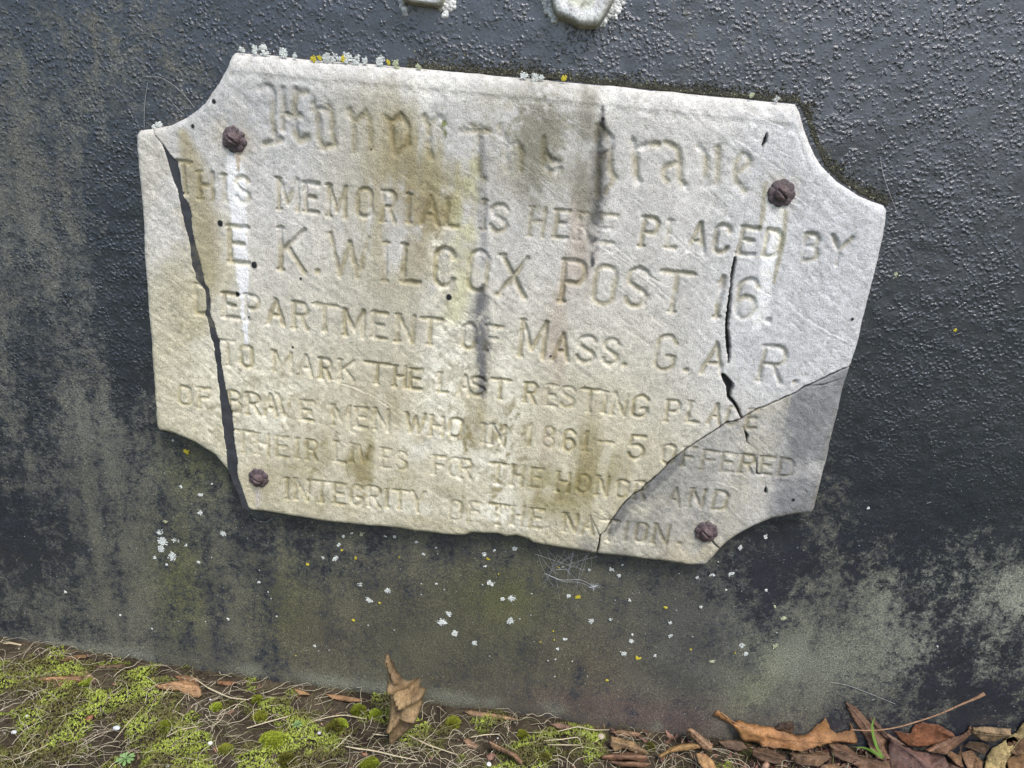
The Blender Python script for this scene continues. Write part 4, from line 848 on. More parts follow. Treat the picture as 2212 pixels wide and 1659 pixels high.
LEAVES = [
 ('B', [(345,975),(370,970),(385,1000),(420,1070),(455,1120),(475,1135),(520,1130),(545,1135),(555,1165),(595,1175),(580,1210),(570,1260),(550,1320),(540,1350),(575,1370),(565,1385),(530,1400),(500,1430),(470,1450),(430,1480),(400,1500),(385,1535),(370,1530),(365,1400),(375,1300),(370,1180),(360,1080),(350,1010)], (.30,.19,.12), 12, 'crumpled brown leaf standing upright against the wall under the plaque', [([(375,1160),(450,1250),(560,1200)], .014, .005), ([(380,1200),(480,1200),(540,1140)], -.010, .004), ([(370,1400),(450,1330),(540,1340)], .014, .005), ([(420,1290),(470,1400)], -.009, .004), ([(365,1000),(420,1120)], .010, .003)], [(362,1000),(400,1200),(390,1400),(378,1520)]),
 ('C', [(342,1345),(375,1313),(410,1345),(465,1385),(500,1368),(540,1385),(600,1385),(660,1405),(705,1412),(770,1425),(850,1460),(905,1455),(960,1410),(1025,1360),(1045,1420),(1080,1445),(1110,1440),(1160,1430),(1165,1385),(1190,1450),(1193,1500),(1130,1495),(1075,1490),(1030,1510),(950,1540),(870,1560),(780,1545),(700,1540),(640,1530),(590,1500),(540,1500),(520,1490),(490,1440),(460,1400),(400,1375)], OR, 28, 'large orange-brown lobed leaf lying along the foot of the wall', [([(470,1400),(700,1450),(900,1490),(1180,1480)], .006, .006), ([(1025,1370),(960,1480)], -.004, .004), ([(600,1390),(650,1500)], .004, .003)], [(380,1330),(480,1400),(700,1470),(900,1500),(1180,1470)]),
 ('C', [(715,1425),(740,1400),(780,1385),(825,1380),(830,1410),(825,1450),(790,1450)], DK, 10, 'small dark brown leaf tip showing behind the large orange leaf', [], None),
 ('C', [(1130,1245),(1200,1290),(1280,1380),(1340,1440),(1390,1490),(1415,1560),(1410,1610),(1330,1600),(1290,1540),(1250,1460),(1190,1370),(1150,1300)], (.24,.13,.105), 14, 'long narrow mauve-brown leaf leaning up against the wall', [([(1135,1250),(1300,1450),(1370,1600)], .004, .004)], [(1135,1250),(1300,1450),(1370,1600)]),
 ('C', [(1265,1335),(1320,1370),(1380,1440),(1440,1480),(1500,1520),(1460,1530),(1390,1490),(1330,1430)], (.21,.12,.10), 8, 'thin curled brown leaf edge behind the long mauve leaf', [], None),
 ('C', [(1430,1435),(1530,1455),(1590,1385),(1700,1400),(1775,1440),(1760,1470),(1700,1500),(1640,1530),(1560,1550),(1540,1545),(1480,1500)], RD, 20, 'dark reddish cupped leaf under the bare leaf stalk', [([(1560,1540),(1600,1400)], -.008, .006), ([(1590,1390),(1770,1450)], .006, .003)], [(1560,1540),(1600,1470),(1690,1420)]),
 ('C', [(1600,1545),(1690,1500),(1790,1465),(1860,1430),(1890,1400),(1897,1450),(1870,1490),(1800,1530),(1740,1580),(1660,1570)], (.25,.13,.10), 35, 'pointed purplish-brown leaf lobe at the right end of the leaf pile', [([(1620,1550),(1880,1430)], .005, .004)], [(1610,1555),(1750,1510),(1885,1420)]),
 ('C', [(1730,1540),(1820,1580),(1833,1520),(1838,1600),(1845,1655),(1810,1640),(1750,1580)], (.28,.15,.10), 30, 'small brown curled leaf fragment in front of the purplish lobe', [], None),
 ('C', [(1895,1410),(1980,1405),(2130,1420),(2120,1450),(2080,1480),(2030,1500),(1960,1495),(1890,1440)], (.33,.21,.14), 22, 'dull tan leaf partly hidden behind the pale curled leaf', [([(1900,1420),(2100,1440)], .005, .004)], None),
 ('C', [(2260,1300),(2212,1340),(2180,1380),(2150,1440),(2080,1490),(2000,1535),(1975,1580),(1965,1690),(2100,1690),(2110,1600),(2150,1540),(2180,1480),(2230,1450),(2280,1400)], TN, 32, 'pale tan curled leaf at the right edge of the photo', [([(2230,1340),(2150,1470),(2020,1590),(2010,1680)], .010, .007), ([(2180,1400),(2060,1540)], -.003, .003)], [(2250,1330),(2140,1470),(2040,1580),(2020,1680)]),
 ('C', [(1390,1480),(1480,1530),(1560,1555),(1640,1570),(1720,1590),(1760,1640),(1740,1720),(1600,1740),(1440,1720),(1400,1610)], (.16,.085,.085), 50, 'broad dark purple leaf at the bottom of the right-hand leaf pile', [([(1400,1500),(1600,1640)], .006, .006), ([(1720,1600),(1560,1700)], .005, .004)], [(1400,1500),(1560,1620),(1640,1720)]),
 ('C', [(1018,1515),(1090,1510),(1150,1520),(1220,1590),(1300,1600),(1400,1612),(1440,1659),(1400,1700),(1250,1690),(1190,1640),(1120,1610),(1060,1580)], (.22,.12,.09), 48, 'brown-mauve leaf in front of the long leaf by the green sprout', [([(1030,1530),(1200,1610),(1380,1660)], .006, .005)], None),
 ('C', [(1830,1570),(1900,1550),(1960,1620),(1965,1680),(1870,1660)], (.30,.17,.12), 45, 'brown leaf scrap to the left of the pale curled leaf', [], None),
 ('C', [(2110,1610),(2212,1550),(2260,1600),(2240,1700),(2120,1700)], (.31,.17,.10), 50, 'orange-brown leaf in the bottom right corner', [], None),
 ('C', [(1500,1600),(1560,1560),(1680,1600),(1790,1640),(1860,1690),(1700,1700),(1540,1680)], (.13,.07,.06), 55, 'very dark wet leaf below the purplish lobe at the bottom edge', [([(1520,1610),(1800,1680)], .004, .004)], None),
 ('C', [(1880,1500),(1960,1505),(2010,1530),(1975,1580),(1900,1550),(1850,1530)], (.12,.07,.05), 30, 'small blackish leaf in the shade between the tan leaf and the pale curled leaf', [], None),
 ('C', [(2100,1480),(2150,1470),(2230,1490),(2240,1560),(2180,1590),(2120,1560)], (.22,.12,.08), 35, 'brown leaf edge emerging behind the pale curled leaf at the right edge', [], None),
 ('C', [(560,1545),(640,1540),(720,1560),(780,1600),(740,1640),(640,1620),(580,1590)], (.17,.095,.07), 55, 'dark curled leaf in the shade just under the large orange leaf', [([(570,1560),(760,1610)], .005, .004)], None),
 ('C', [(800,1570),(900,1575),(1010,1560),(1050,1600),(980,1650),(870,1640),(810,1610)], (.21,.12,.085), 55, 'brown crumpled leaf between the large orange leaf and the bottom edge', [([(820,1590),(1030,1600)], .006, .004)], None),
 ('C', [(380,1500),(440,1490),(520,1500),(560,1540),(500,1560),(420,1540)], (.16,.09,.065), 45, 'dark narrow leaf under the stalk end of the large orange leaf', [], None),
 ('C', [(190,1425),(215,1420),(260,1450),(320,1500),(345,1530),(330,1560),(280,1540),(225,1480)], (.30,.17,.12), 30, 'narrow brown leaf sliver left of the large orange leaf', [], None),
 ('C', [(10,1590),(80,1540),(150,1515),(220,1510),(270,1540),(230,1550),(150,1560),(80,1575),(30,1605)], (.50,.28,.14), 55, 'light orange seed wing curled like a spoon', [([(20,1595),(150,1530),(260,1530)], .004, .003)], None),
 ('C', [(245,1570),(300,1575),(350,1620),(365,1665),(290,1680),(255,1620)], (.45,.24,.13), 55, 'orange oval leaf scrap at the bottom edge below the seed wing', [], None),
 ('C', [(635,1650),(665,1608),(685,1640),(675,1680),(640,1680)], (.42,.24,.20), 55, 'little pinkish leaf scrap at the bottom edge under the orange leaf', [], None),
 ('C', [(970,1680),(1000,1640),(1080,1630),(1140,1665),(1120,1690)], (.30,.17,.11), 60, 'brown leaf edge at the bottom below the mauve leaf', [], None),
 ('B', [(810,1490),(840,1480),(870,1500),(905,1525),(880,1545),(840,1535)], PK, 65, 'small pinkish-brown leaf scrap right of the standing leaf', [], None),
 ('B', [(960,1510),(1000,1510),(1080,1550),(1140,1580),(1165,1620),(1170,1650),(1140,1640),(1090,1590),(1020,1560),(985,1545)], (.34,.19,.14), 60, 'long rolled brown leaf beside the white pebble', [([(970,1520),(1080,1570),(1160,1640)], .006, .003)], None),
 ('B', [(950,1590),(975,1565),(1020,1580),(990,1610),(960,1612)], (.33,.17,.15), 70, 'reddish leaf scrap just above the white pebble', [], None),
 ('B', [(1635,1595),(1700,1572),(1800,1566),(1880,1578),(1925,1605),(1900,1630),(1800,1618),(1700,1622),(1640,1612)], (.25,.13,.095), 60, 'long brown pod-like leaf lying flat on the soil', [([(1640,1600),(1900,1605)], .007, .003)], None),
 ('B', [(1650,1625),(1750,1625),(1880,1630),(1945,1645),(1900,1665),(1750,1655)], (.27,.14,.10), 65, 'second brown pod-like leaf under the long one', [([(1660,1635),(1930,1648)], .006, .003)], None),
 ('B', [(1690,1520),(1700,1470),(1760,1480),(1830,1500),(1890,1540),(1930,1580),(1850,1572),(1780,1545),(1720,1562)], (.42,.26,.17), 50, 'torn light brown leaf against the foot of the wall', [([(1700,1500),(1900,1560)], .005, .004)], None),
 ('B', [(820,1320),(860,1313),(990,1332),(1100,1352),(1160,1375),(1050,1372),(920,1358),(850,1345)], (.36,.21,.14), 40, 'thin curved leaf pressed along the wall right of the standing leaf', [], None),
 ('B', [(1330,1395),(1400,1385),(1470,1410),(1440,1430),(1380,1422)], (.25,.14,.11), 55, 'small dark leaf against the wall above the dry straw', [], None),
 ('B', [(1690,1440),(1760,1430),(1880,1450),(1870,1475),(1760,1470)], (.36,.20,.14), 30, 'flat reddish leaf wedged under the wall on the right', [], None),
 ('B', [(2150,1430),(2180,1425),(2230,1480),(2225,1500),(2180,1480)], (.27,.15,.11), 15, 'curled leaf point touching the wall left of the large orange leaf', [], None),
 ('A', [(925,1170),(1000,1160),(1050,1140),(1120,1130),(1185,1145),(1210,1190),(1210,1225),(1190,1240),(1130,1222),(1080,1200),(1000,1197),(950,1187)], (.46,.25,.16), 60, 'orange-pink papery seed wing on the soil near the wall', [([(940,1178),(1060,1160),(1200,1180)], .004, .003)], [(935,1178),(1060,1170),(1200,1205)]),
 ('A', [(190,1140),(260,1115),(380,1105),(500,1110),(495,1140),(420,1162),(350,1168),(300,1155)], (.40,.21,.13), 60, 'orange-brown leaf under a grey twig at the left', [([(200,1140),(490,1120)], .004, .003)], None),
 ('A', [(400,1092),(520,1075),(560,1110),(585,1122),(520,1125),(440,1112)], (.42,.25,.20), 55, 'pink-brown leaf tip beyond the grey twig at the left', [], None),
 ('A', [(285,1160),(350,1168),(440,1177),(465,1200),(380,1195),(320,1190)], (.25,.12,.10), 70, 'dark reddish leaf scrap below the orange-brown leaf at the left', [], None),
 ('A', [(285,990),(340,1000),(440,985),(510,978),(520,998),(430,1015),(350,1020)], (.38,.20,.10), 30, 'slim orange leaf against the wall at the far left', [], None),
 ('A', [(520,1035),(640,1040),(740,1030),(800,1060),(760,1068),(700,1058),(600,1060)], (.20,.125,.085), 30, 'long dark leaf with a pale edge along the wall at the left', [([(530,1040),(780,1055)], .004, .002)], None),
 ('A', [(1045,1103),(1110,1100),(1190,1120),(1205,1145),(1080,1140)], (.34,.17,.10), 40, 'brown leaf tucked against the wall behind the papery seed wing', [], None),
 ('A', [(1295,1135),(1400,1138),(1430,1150),(1380,1168),(1310,1157)], (.36,.17,.10), 45, 'small orange leaf at the wall right of the papery seed wing', [], None),
 ('A', [(1760,1185),(1800,1188),(1845,1205),(1865,1222),(1790,1222)], (.40,.22,.12), 45, 'small orange leaf at the wall left of the mossy bank', [], None),
 ('A', [(1950,1215),(2060,1222),(2180,1250),(2160,1262),(2080,1262),(1990,1243)], (.42,.22,.13), 45, 'orange leaf along the wall just left of the standing leaf', [], None),
 ('A', [(508,1375),(520,1350),(565,1335),(560,1360),(530,1390)], (.32,.12,.08), 60, 'tiny red leaf scrap in the moss at the left', [], None),
 ('A', [(1275,1540),(1295,1532),(1305,1555),(1290,1570)], (.42,.20,.14), 70, 'tiny pink leaf scrap at the bottom in the moss', [], None),
]
for i, (k, poly, col, lean, lab, folds, midr) in enumerate(LEAVES):
    fl = [(Z(k, f), a, w_) for f, a, w_ in folds]
    leaf('', Z(k, poly), np.array(col)*[.64, .77, .70], lean, lab, fl, lift=.012 if k == 'C' else .005, seed=i*3, midrib=Z(k, midr) if midr else None, vein=len(poly) > 7, wob=.004 if len(poly) > 9 else .002, hump=.004 if len(poly) > 9 else .002)

# loose leaf litter under and between the big leaves (nobody could count it)
acc = Acc()
def scrap(c, size, nrm, color, rg):
    a = rg.normal(size=3); nrm = nrm/np.linalg.norm(nrm); a = a-nrm*(a@nrm); a /= np.linalg.norm(a); b = np.cross(nrm, a)
    L = size; W_ = size*rg.uniform(.12, .45); n = 5; V = []; bend = rg.uniform(-.5, .9)*size
    for i in range(n):
        t = i/(n-1); w_ = W_*(math.sin(math.pi*min(1, .12+t*.86))**.7)*rg.uniform(.8, 1.1); h = bend*(t-.5)**2*2
        for s in (-1, 0, 1): V.append(c+a*L*(t-.5)+b*w_*s*.5+nrm*(h+.25*W_*abs(s)*rg.uniform(.2, 1)))
    F = []
    for i in range(n-1):
        for s in range(2): F.append((i*3+s, i*3+s+1, i*3+s+4, i*3+s+3))
    acc.add(np.array(V), t4=F, col=np.array(color)*rg.uniform(.5, 1.25))
rg = np.random.default_rng(4)
for i in range(1500):
    x = rg.triangular(.16, .62, .95); y = T-rg.beta(1.1, 2.2)*.30
    if rg.random() > sstep(.18, .5, x)+.15: continue
    if x > .4 and rg.random() < .5: y = T-.012-.06*rg.random()
    s = rg.uniform(.007, .026)*(1 if x < .36 else .8); z = ground_h(np.array([x]), np.array([y]))[0]+rg.uniform(-.003, .003)
    scrap(np.array([x, min(y, T-.012), z]), s, np.array([rg.normal(0, .6), -.4+rg.normal(0, .6), 1.0]), np.array([BR, MV, DK, DK, PK, RD, BR, MV][rg.integers(0, 8)])*.62, rg)
o = acc.build('leaf_litter', M_LEAF, None, True, (0, 0, 0)); tag(o, 'loose brown leaf litter heaped at the foot of the wall on the right', 'leaf litter', kind='stuff')
acc = Acc()
for i in range(420):
    x = rg.uniform(-.9, .95); y = T-.006-rg.random()*.34
    z = ground_h(np.array([x]), np.array([y]))[0]+.002
    scrap(np.array([x, y, z]), rg.uniform(.004, .012), np.array([rg.normal(0, .4), -.3+rg.normal(0, .3), 1.0]), [BR, TN, DK, PK, MV][rg.integers(0, 5)], rg)
o = acc.build('leaf_crumbs', M_LEAF, None, True, (0, 0, 0)); tag(o, 'small crumbs of broken leaves scattered over the soil and moss', 'leaf litter', kind='stuff')

# ------------------------------------------------------------------ moss
def moss_field(acc, X, Y, Zb, hgt, col, rg, nb=6, up=1.0, dirs=None):
    n = len(X)
    for k in range(nb):
        a = rg.random(n)*6.283; tilt = rg.uniform(.25, 1.1, n); L = hgt*rg.uniform(.6, 1.25, n); wd = L*rg.uniform(.13, .24, n)
        d = np.stack([np.cos(a)*np.sin(tilt), np.sin(a)*np.sin(tilt), np.cos(tilt)*up], 1)
        if dirs is not None: d = d*.75+dirs*.8; d /= np.linalg.norm(d, axis=1)[:, None]
        s = np.stack([-np.sin(a), np.cos(a), 0*a], 1)
        b = np.stack([X, Y, Zb], 1); tip = b+d*L[:, None]; m = b+d*(L*.45)[:, None]
        V = np.stack([b, m+s*wd[:, None], tip, m-s*wd[:, None]], 1).reshape(-1, 3)
        F = np.arange(n)[:, None]*4+np.array([0, 1, 2, 3]); c = np.repeat(col*rg.uniform(.75, 1.25, (n, 1)), 4, axis=0)
        acc.add(V, t4=F); acc.C.append(c)
rg = np.random.default_rng(12)
N = 120000
X = rg.uniform(-.9, .8, N); Y = T-.004-rg.random(N)*.40
d_w = T-Y
m = fbm(X, Y, .055, 201, 4)+.10*sstep(.03, .16, d_w)*sstep(.2, -.5, X)+.05*sstep(-.05, -.5, X)
thr = .50+.10*sstep(.10, .45, X)+.16*sstep(.085, .015, d_w)*sstep(.0, -.4, X)+.08*sstep(.04, .0, d_w)+.10*(fbm(X, Y, .016, 209, 3)-.5)
keep = (m > thr) & (X < .55)
X, Y, m, thr = X[keep], Y[keep], m[keep], thr[keep]
t_ = np.clip((m-thr)/.12, 0, 1)
hb = ground_h(X, Y)+.006*t_
mixc = fbm(X, Y, .03, 205, 3)[:, None]; mixc = sstep(.35, .68, mixc)
col = np.array([.125, .12, .040])*(1-mixc)+np.array([.31, .37, .065])*mixc; col = col*(.65+.5*t_[:, None])
acc = Acc(); acc.C = []
sel = rg.random(len(X)) < .8
moss_field(acc, X, Y, hb, .0034, col, rg, 4)
o = acc.build('moss', M_MOSS, None, False, (0, 0, 0)); tag(o, 'yellow-green moss carpet growing over the soil', 'moss', kind='stuff')

CUSH = [('A', 1540, 1235, 42, 'round bright moss cushion just below the long straw at the left'), ('A', 1295, 1290, 42, 'lime moss tuft below the papery seed wing'), ('A', 1560, 1345, 55, 'flat yellow-green moss cushion under the round bright one'),
 ('A', 2010, 1410, 75, 'broad olive moss cushion left of the standing leaf'), ('A', 1000, 1412, 58, 'olive moss mound in the middle of the left-hand ground'), ('A', 1640, 1495, 95, 'largest olive moss mound near the bottom left'), ('A', 1350, 1545, 50, 'small green moss dome at the bottom beside the white chip'),
 ('A', 1720, 1605, 62, 'dark olive moss dome at the bottom edge'), ('A', 2150, 1310, 62, 'brownish moss dome against the wall left of the standing leaf'), ('B', 290, 1335, 52, 'vivid green moss cushion touching the standing leaf on its left'), ('B', 755, 1375, 60, 'vivid green moss cushion right of the standing leaf'),
 ('B', 1300, 1605, 62, 'green moss dome near the bottom between leaf scraps'), ('B', 250, 1640, 72, 'dark green moss mound at the bottom left of the standing leaf'), ('B', 60, 1400, 66, 'lime moss mound two moss cushions left of the standing leaf'), ('B', 1170, 1450, 38, 'tiny bright moss tuft among dry straw'), ('B', 1940, 1530, 36, 'small moss tuft beside the torn light brown leaf'),
 ('A', 830, 1105, 38, 'fresh green moss tuft at the wall foot on the left'), ('A', 520, 1165, 45, 'green moss tuft right of the orange-brown leaf at the left')]
pal = [(.17, .20, .02), (.30, .36, .04), (.22, .24, .03), (.12, .12, .022)]
for i, (k, x, y, r_, lab) in enumerate(CUSH):
    q = on_z(Z(k, [(x, y)]), ZG+.006)[0]; q[1] = min(q[1], T-.012); R = r_*.36*.00052; n = int(220+R*R*4.5e6)
    e = empty('moss_cushion', (q[0], q[1], ZG), lab, 'moss', 'moss cushions on the soil')
    a = rg.random(n)*6.283; rr_ = np.sqrt(rg.random(n))*(.85+.13*np.sin(a*3+i)+.12*np.sin(a*5+2*i)); nz = np.sqrt(np.clip(1-rr_**2, 0, 1)); H = R*.62
    X = q[0]+R*rr_*np.cos(a); Y = np.minimum(q[1]+R*rr_*np.sin(a), T-.004); Zb = ground_h(X, Y)+H*nz
    dr = np.stack([rr_*np.cos(a), rr_*np.sin(a), nz+.2], 1)
    c = np.array(pal[i % 4])*rg.uniform(.7, 1.25, (n, 1)); acc = Acc(); acc.C = []
    c = c*(.55+.9*fbm(X, Y, .006, i, 2))[:, None]; moss_field(acc, X, Y, Zb-.001, .0042, c, rg, 5, 1, dr)
    acc.build('shoots', M_MOSS, e, False)
    # mound body
    A = np.arange(20)/20*6.283; V = [(q[0], q[1], ZG+H*.98)]; F = []
    for j, f in enumerate((.4, .75, .95, 1.02)):
        for t in A:
            xx = q[0]+R*f*math.cos(t); yy = min(q[1]+R*f*math.sin(t), T-.003); V.append((xx, yy, ZG+(H*math.sqrt(max(0, 1-f*f))*.95 if f < 1 else -.004)))
    V = np.array(V); V[:, 2] += ground_h(V[:, 0], V[:, 1])-ZG
    F3 = [(0, 1+j, 1+(j+1) % 20) for j in range(20)]; F4 = [(1+r0*20+j, 1+(r0+1)*20+j, 1+(r0+1)*20+(j+1) % 20, 1+r0*20+(j+1) % 20) for r0 in range(3) for j in range(20)]
    mesh_np('mound', V, [F3, F4], M_MOSS, e, np.tile(np.array(pal[i % 4])*.35, (len(V), 1)))

# ------------------------------------------------------------------ dry grass, twigs, seedlings, pebbles
acc = Acc(); acc.C = []
def stem(acc, c, ang, L, curve, rad, col, rg, rise=.004, lift=.002):
    t = np.linspace(-.5, .5, 9); d = np.array([math.cos(ang), math.sin(ang)]); n_ = np.array([-d[1], d[0]])
    xy = c+np.outer(t*L, d)+np.outer(curve*L*(t*t*2)+.10*L*np.sin(t*9+rg.random()*6)*rg.uniform(0, .5), n_)
    xy[:, 1] = np.minimum(xy[:, 1], T-.004)
    z = ground_h(xy[:, 0], xy[:, 1])+lift+rise*(1-4*t*t)*rg.uniform(.2, 1.5)+rg.uniform(-.5, 1.5)*rise*(t+.5)
    V, F = tube(np.column_stack([xy, z]), rad*np.linspace(1, .45, 9), 3); acc.add(V, t4=F); acc.C.append(np.tile(col, (len(V), 1)))
rg = np.random.default_rng(33)
for i in range(4600):
    x = rg.uniform(-.9, .75); y = T-.005-rg.beta(1.2, 1.2)*.36
    if rg.random() > .45+.75*fbm(np.array([x]), np.array([y]), .09, 301, 3)[0]: continue
    k = rg.random(); c = np.array([.70, .62, .45]) if k < .6 else (np.array([.36, .30, .19]) if k < .85 else np.array([.20, .22, .08]))
    stem(acc, np.array([x, y]), rg.normal(.25, 1.0), rg.uniform(.010, .055)*(1 if rg.random() < .85 else 1.7), rg.normal(0, .35), rg.uniform(.00022, .00050), c*rg.uniform(.7, 1.2), rg, .005)
o = acc.build('dry_grass', M_STRAW, None, True, (0, 0, 0)); tag(o, 'tangle of fine dry grass stems lying over moss and soil', 'dry grass', kind='stuff')

def path_thing(name, pts3, rad, col, mat, label, cat, group=None, ns=6, part='stalk', m=24, jit=0):
    q = smooth_path(pts3, m); q = q+np.column_stack([0*q[:, 0], 0*q[:, 0], jit*(vn(np.arange(m)*.5, np.zeros(m), 3)-.5)])
    o = mesh_np(name, *(lambda vf: (vf[0], [vf[1]]))(tube(q, rad if np.ndim(rad) == 0 else np.interp(np.linspace(0, 1, m), np.linspace(0, 1, len(rad)), rad), ns)), mat, None, np.tile(np.array(col), (m*ns, 1)), True, q[0])
    return tag(o, label, cat, group)
def ground_path(k, pts, h=.004):
    q = on_z(Z(k, pts), ZG+h); q[:, 1] = np.minimum(q[:, 1], T-.006); return q
twp = on_y(Z('C', [(1180, 1430), (1300, 1437), (1440, 1420), (1560, 1385), (1700, 1340), (1850, 1270), (1935, 1240), (1975, 1212)]), T-.020)
path_thing('leaf_stalk', twp, [.0008, .0009, .0010, .0011, .0011, .0012, .0014, .0028], (.34, .20, .12), M_LEAF, 'long bare leaf stalk with swollen tip rising across the wall on the right', 'twig')
path_thing('twig', ground_path('A', [(0, 1090), (60, 1110), (200, 1112), (300, 1100), (400, 1083)], .010), [.0015, .0018, .0017, .0022], (.30, .24, .18), M_STRAW, 'grey-brown twig lying over the orange-brown leaf at the left', 'twig')
path_thing('twig', on_y(Z('A', [(20, 928), (90, 940), (150, 960), (250, 1000), (345, 1024)]), T-.008), [.0022, .0016, .0013, .0016], (.26, .19, .13), M_STRAW, 'brown twig resting along the wall foot at the far left', 'twig')
path_thing('dry_stem', on_y(Z('A', [(0, 918), (60, 908), (130, 922)]), T-.012), [.0016, .0018, .0014], (.46, .38, .24), M_STRAW, 'short thick straw at the left edge of the photo', 'straw')
STR = [('A', [(1145, 1105), (1250, 1180), (1380, 1238), (1495, 1250)], .0013, 'long pale straw running down from the wall right of the papery seed wing'), ('A', [(560, 1310), (650, 1240), (745, 1178)], .0009, 'straight straw slanting up to the left of the papery seed wing'),
 ('A', [(1480, 1420), (1600, 1385), (1740, 1345)], .0011, 'pale straw lying beside the small green seedling'), ('A', [(1840, 1392), (1960, 1355), (2060, 1340), (2200, 1365)], .0009, 'thin bent straw right of the small green seedling'), ('A', [(680, 1500), (760, 1400), (860, 1290)], .0008, 'thin straw slanting across the moss at lower left'), ('A', [(1000, 1470), (1080, 1430), (1190, 1408)], .0009, 'short straw across the olive mound in the middle'),
 ('B', [(110, 1530), (300, 1560), (420, 1590), (540, 1612)], .0012, 'long straw crossing under the standing leaf at the bottom'), ('B', [(470, 1455), (600, 1520), (780, 1580)], .0011, 'straw running right from the foot of the standing leaf'), ('B', [(270, 1455), (360, 1465)], .0010, 'short straw left of the standing leaf foot'),
 ('B', [(860, 1475), (940, 1460), (1035, 1455)], .0010, 'straw above the small pinkish leaf scrap'), ('B', [(1300, 1495), (1400, 1488), (1505, 1472), (1530, 1540)], .0009, 'kinked straw right of centre near the wall'), ('B', [(1320, 1520), (1400, 1520), (1520, 1522)], .0008, 'level straw under the kinked one'), ('B', [(1380, 1440), (1500, 1410), (1600, 1432), (1690, 1430)], .0009, 'curved straw lying along the wall foot on the right'),
 ('A', [(60, 1620), (200, 1560), (330, 1500)], .0008, 'thin straw in the bottom left corner moss'), ('A', [(2080, 1530), (2150, 1545), (2230, 1550)], .0010, 'short pale straw at the bottom left of the standing leaf')]
for k, pts, r_, lab in STR: path_thing('dry_stem', ground_path(k, pts, .009), [r_*.6, r_, r_*.5], (.50, .43, .29), M_STRAW, lab, 'straw', 'dry straws on the ground')
# green sprout on the right
sp_ = empty('grass_sprout', on_z(Z('C', [(1360, 1605)]), ZG+.01)[0], 'fresh green grass sprout growing between the mauve leaves on the right', 'grass sprout')
def blade(pts, wid, parent, col, name='leaf_blade', yy=T-.035):
    q = smooth_path(on_y(pts, yy), 16); t = np.linspace(0, 1, 16); w_ = wid*np.sin(np.pi*np.clip(.15+.85*t, 0, 1))**.6
    s = np.cross(np.gradient(q, axis=0), [0, 1, 0]); s /= np.linalg.norm(s, axis=1)[:, None]
    V = np.concatenate([q-s*w_[:, None], q+np.array([0, .0012, 0]), q+s*w_[:, None]]); F = [(i, i+1, 17+i, 16+i) for i in range(15)]+[(16+i, 17+i, 33+i, 32+i) for i in range(15)]
    o = mesh_np(name, V, [F], M_GREEN, parent, np.tile(np.array(col), (48, 1))); md = o.modifiers.new('thickness', 'SOLIDIFY'); md.thickness = .0003
blade(Z('C', [(1370, 1602), (1330, 1540), (1308, 1470), (1298, 1400), (1315, 1355)]), .0019, sp_, (.20, .34, .07))
blade(Z('C', [(1365, 1602), (1300, 1560), (1250, 1535), (1205, 1538)]), .0016, sp_, (.15, .26, .05), yy=T-.045)
blade(Z('C', [(1365, 1604), (1330, 1570), (1290, 1540)]), .0013, sp_, (.22, .36, .08), yy=T-.05)
# small star-shaped seedlings
def seedling(k, x, y, R, label, n=9):
    q = on_z(Z(k, [(x, y)]), ZG+.012)[0]; e = empty('seedling', (q[0], q[1], q[2]-.008), label, 'seedling')
    for lay, (m, rr_, up) in enumerate(((n, R, .25), (6, R*.55, .8))):
        for i in range(m):
            a = i/m*6.283+lay*.4+RNG.normal(0, .12); L = rr_*RNG.uniform(.8, 1.1); d = np.array([math.cos(a), math.sin(a), up]); s = np.array([-math.sin(a), math.cos(a), 0])
            V = []
            for t, w_ in ((.05, .03), (.4, .10), (.75, .17), (.93, .12), (1, .01)):
                c = q+d*L*t-np.array([0, 0, .25*L*t*t])+np.array([0, 0, .002*lay]); V += [c-s*w_*L, c+np.array([0, 0, -.06*L]), c+s*w_*L]
            F = [(j*3+b, j*3+b+1, j*3+b+4, j*3+b+3) for j in range(4) for b in range(2)]
            o = mesh_np('leaf', np.array(V), [F], M_GREEN, e, np.tile(np.array((.20, .33, .12))*RNG.uniform(.8, 1.15), (15, 1)))
    V, F = tube([q-[0, 0, .010], q], .0007, 5); mesh_np('stem', V, [F], M_GREEN, e, np.tile(np.array((.16, .2, .08)), (len(V), 1)))
seedling('A', 752, 1605, .0120, 'pale green star-shaped seedling at the bottom left of the ground', 10)
seedling('A', 1782, 1398, .0080, 'small bluish green seedling in the moss left of the standing leaf', 7)
# pebbles
def pebble(k, x, y, r_, col, label, el=1.0):
    q = on_z(Z(k, [(x, y)]), ZG+.006)[0]; v, f = ico(); R = r_*.36*.00052
    # one subdivision
    E = {}; V = list(v); F = []
    def mp(a, b):
        kk = (min(a, b), max(a, b))
        if kk not in E: m_ = V[a]+V[b]; V.append(m_/np.linalg.norm(m_)); E[kk] = len(V)-1
        return E[kk]
    for a, b, c in f: ab, bc, ca = mp(a, b), mp(b, c), mp(c, a); F += [(a, ab, ca), (b, bc, ab), (c, ca, bc), (ab, bc, ca)]
    V = np.array(V); V = V*(1+.25*(fbm(V[:, 0]*2+x, V[:, 1]*2+V[:, 2], 1.0, int(x), 2)-.5))[:, None]*[el*R, R, R*.7]
    o = mesh_np('pebble', V+q+[0, 0, R*.3], [F], M_STONE, None, np.tile(np.array(col), (len(V), 1)), True, q); tag(o, label, 'pebble', 'small pale pebbles and chips')
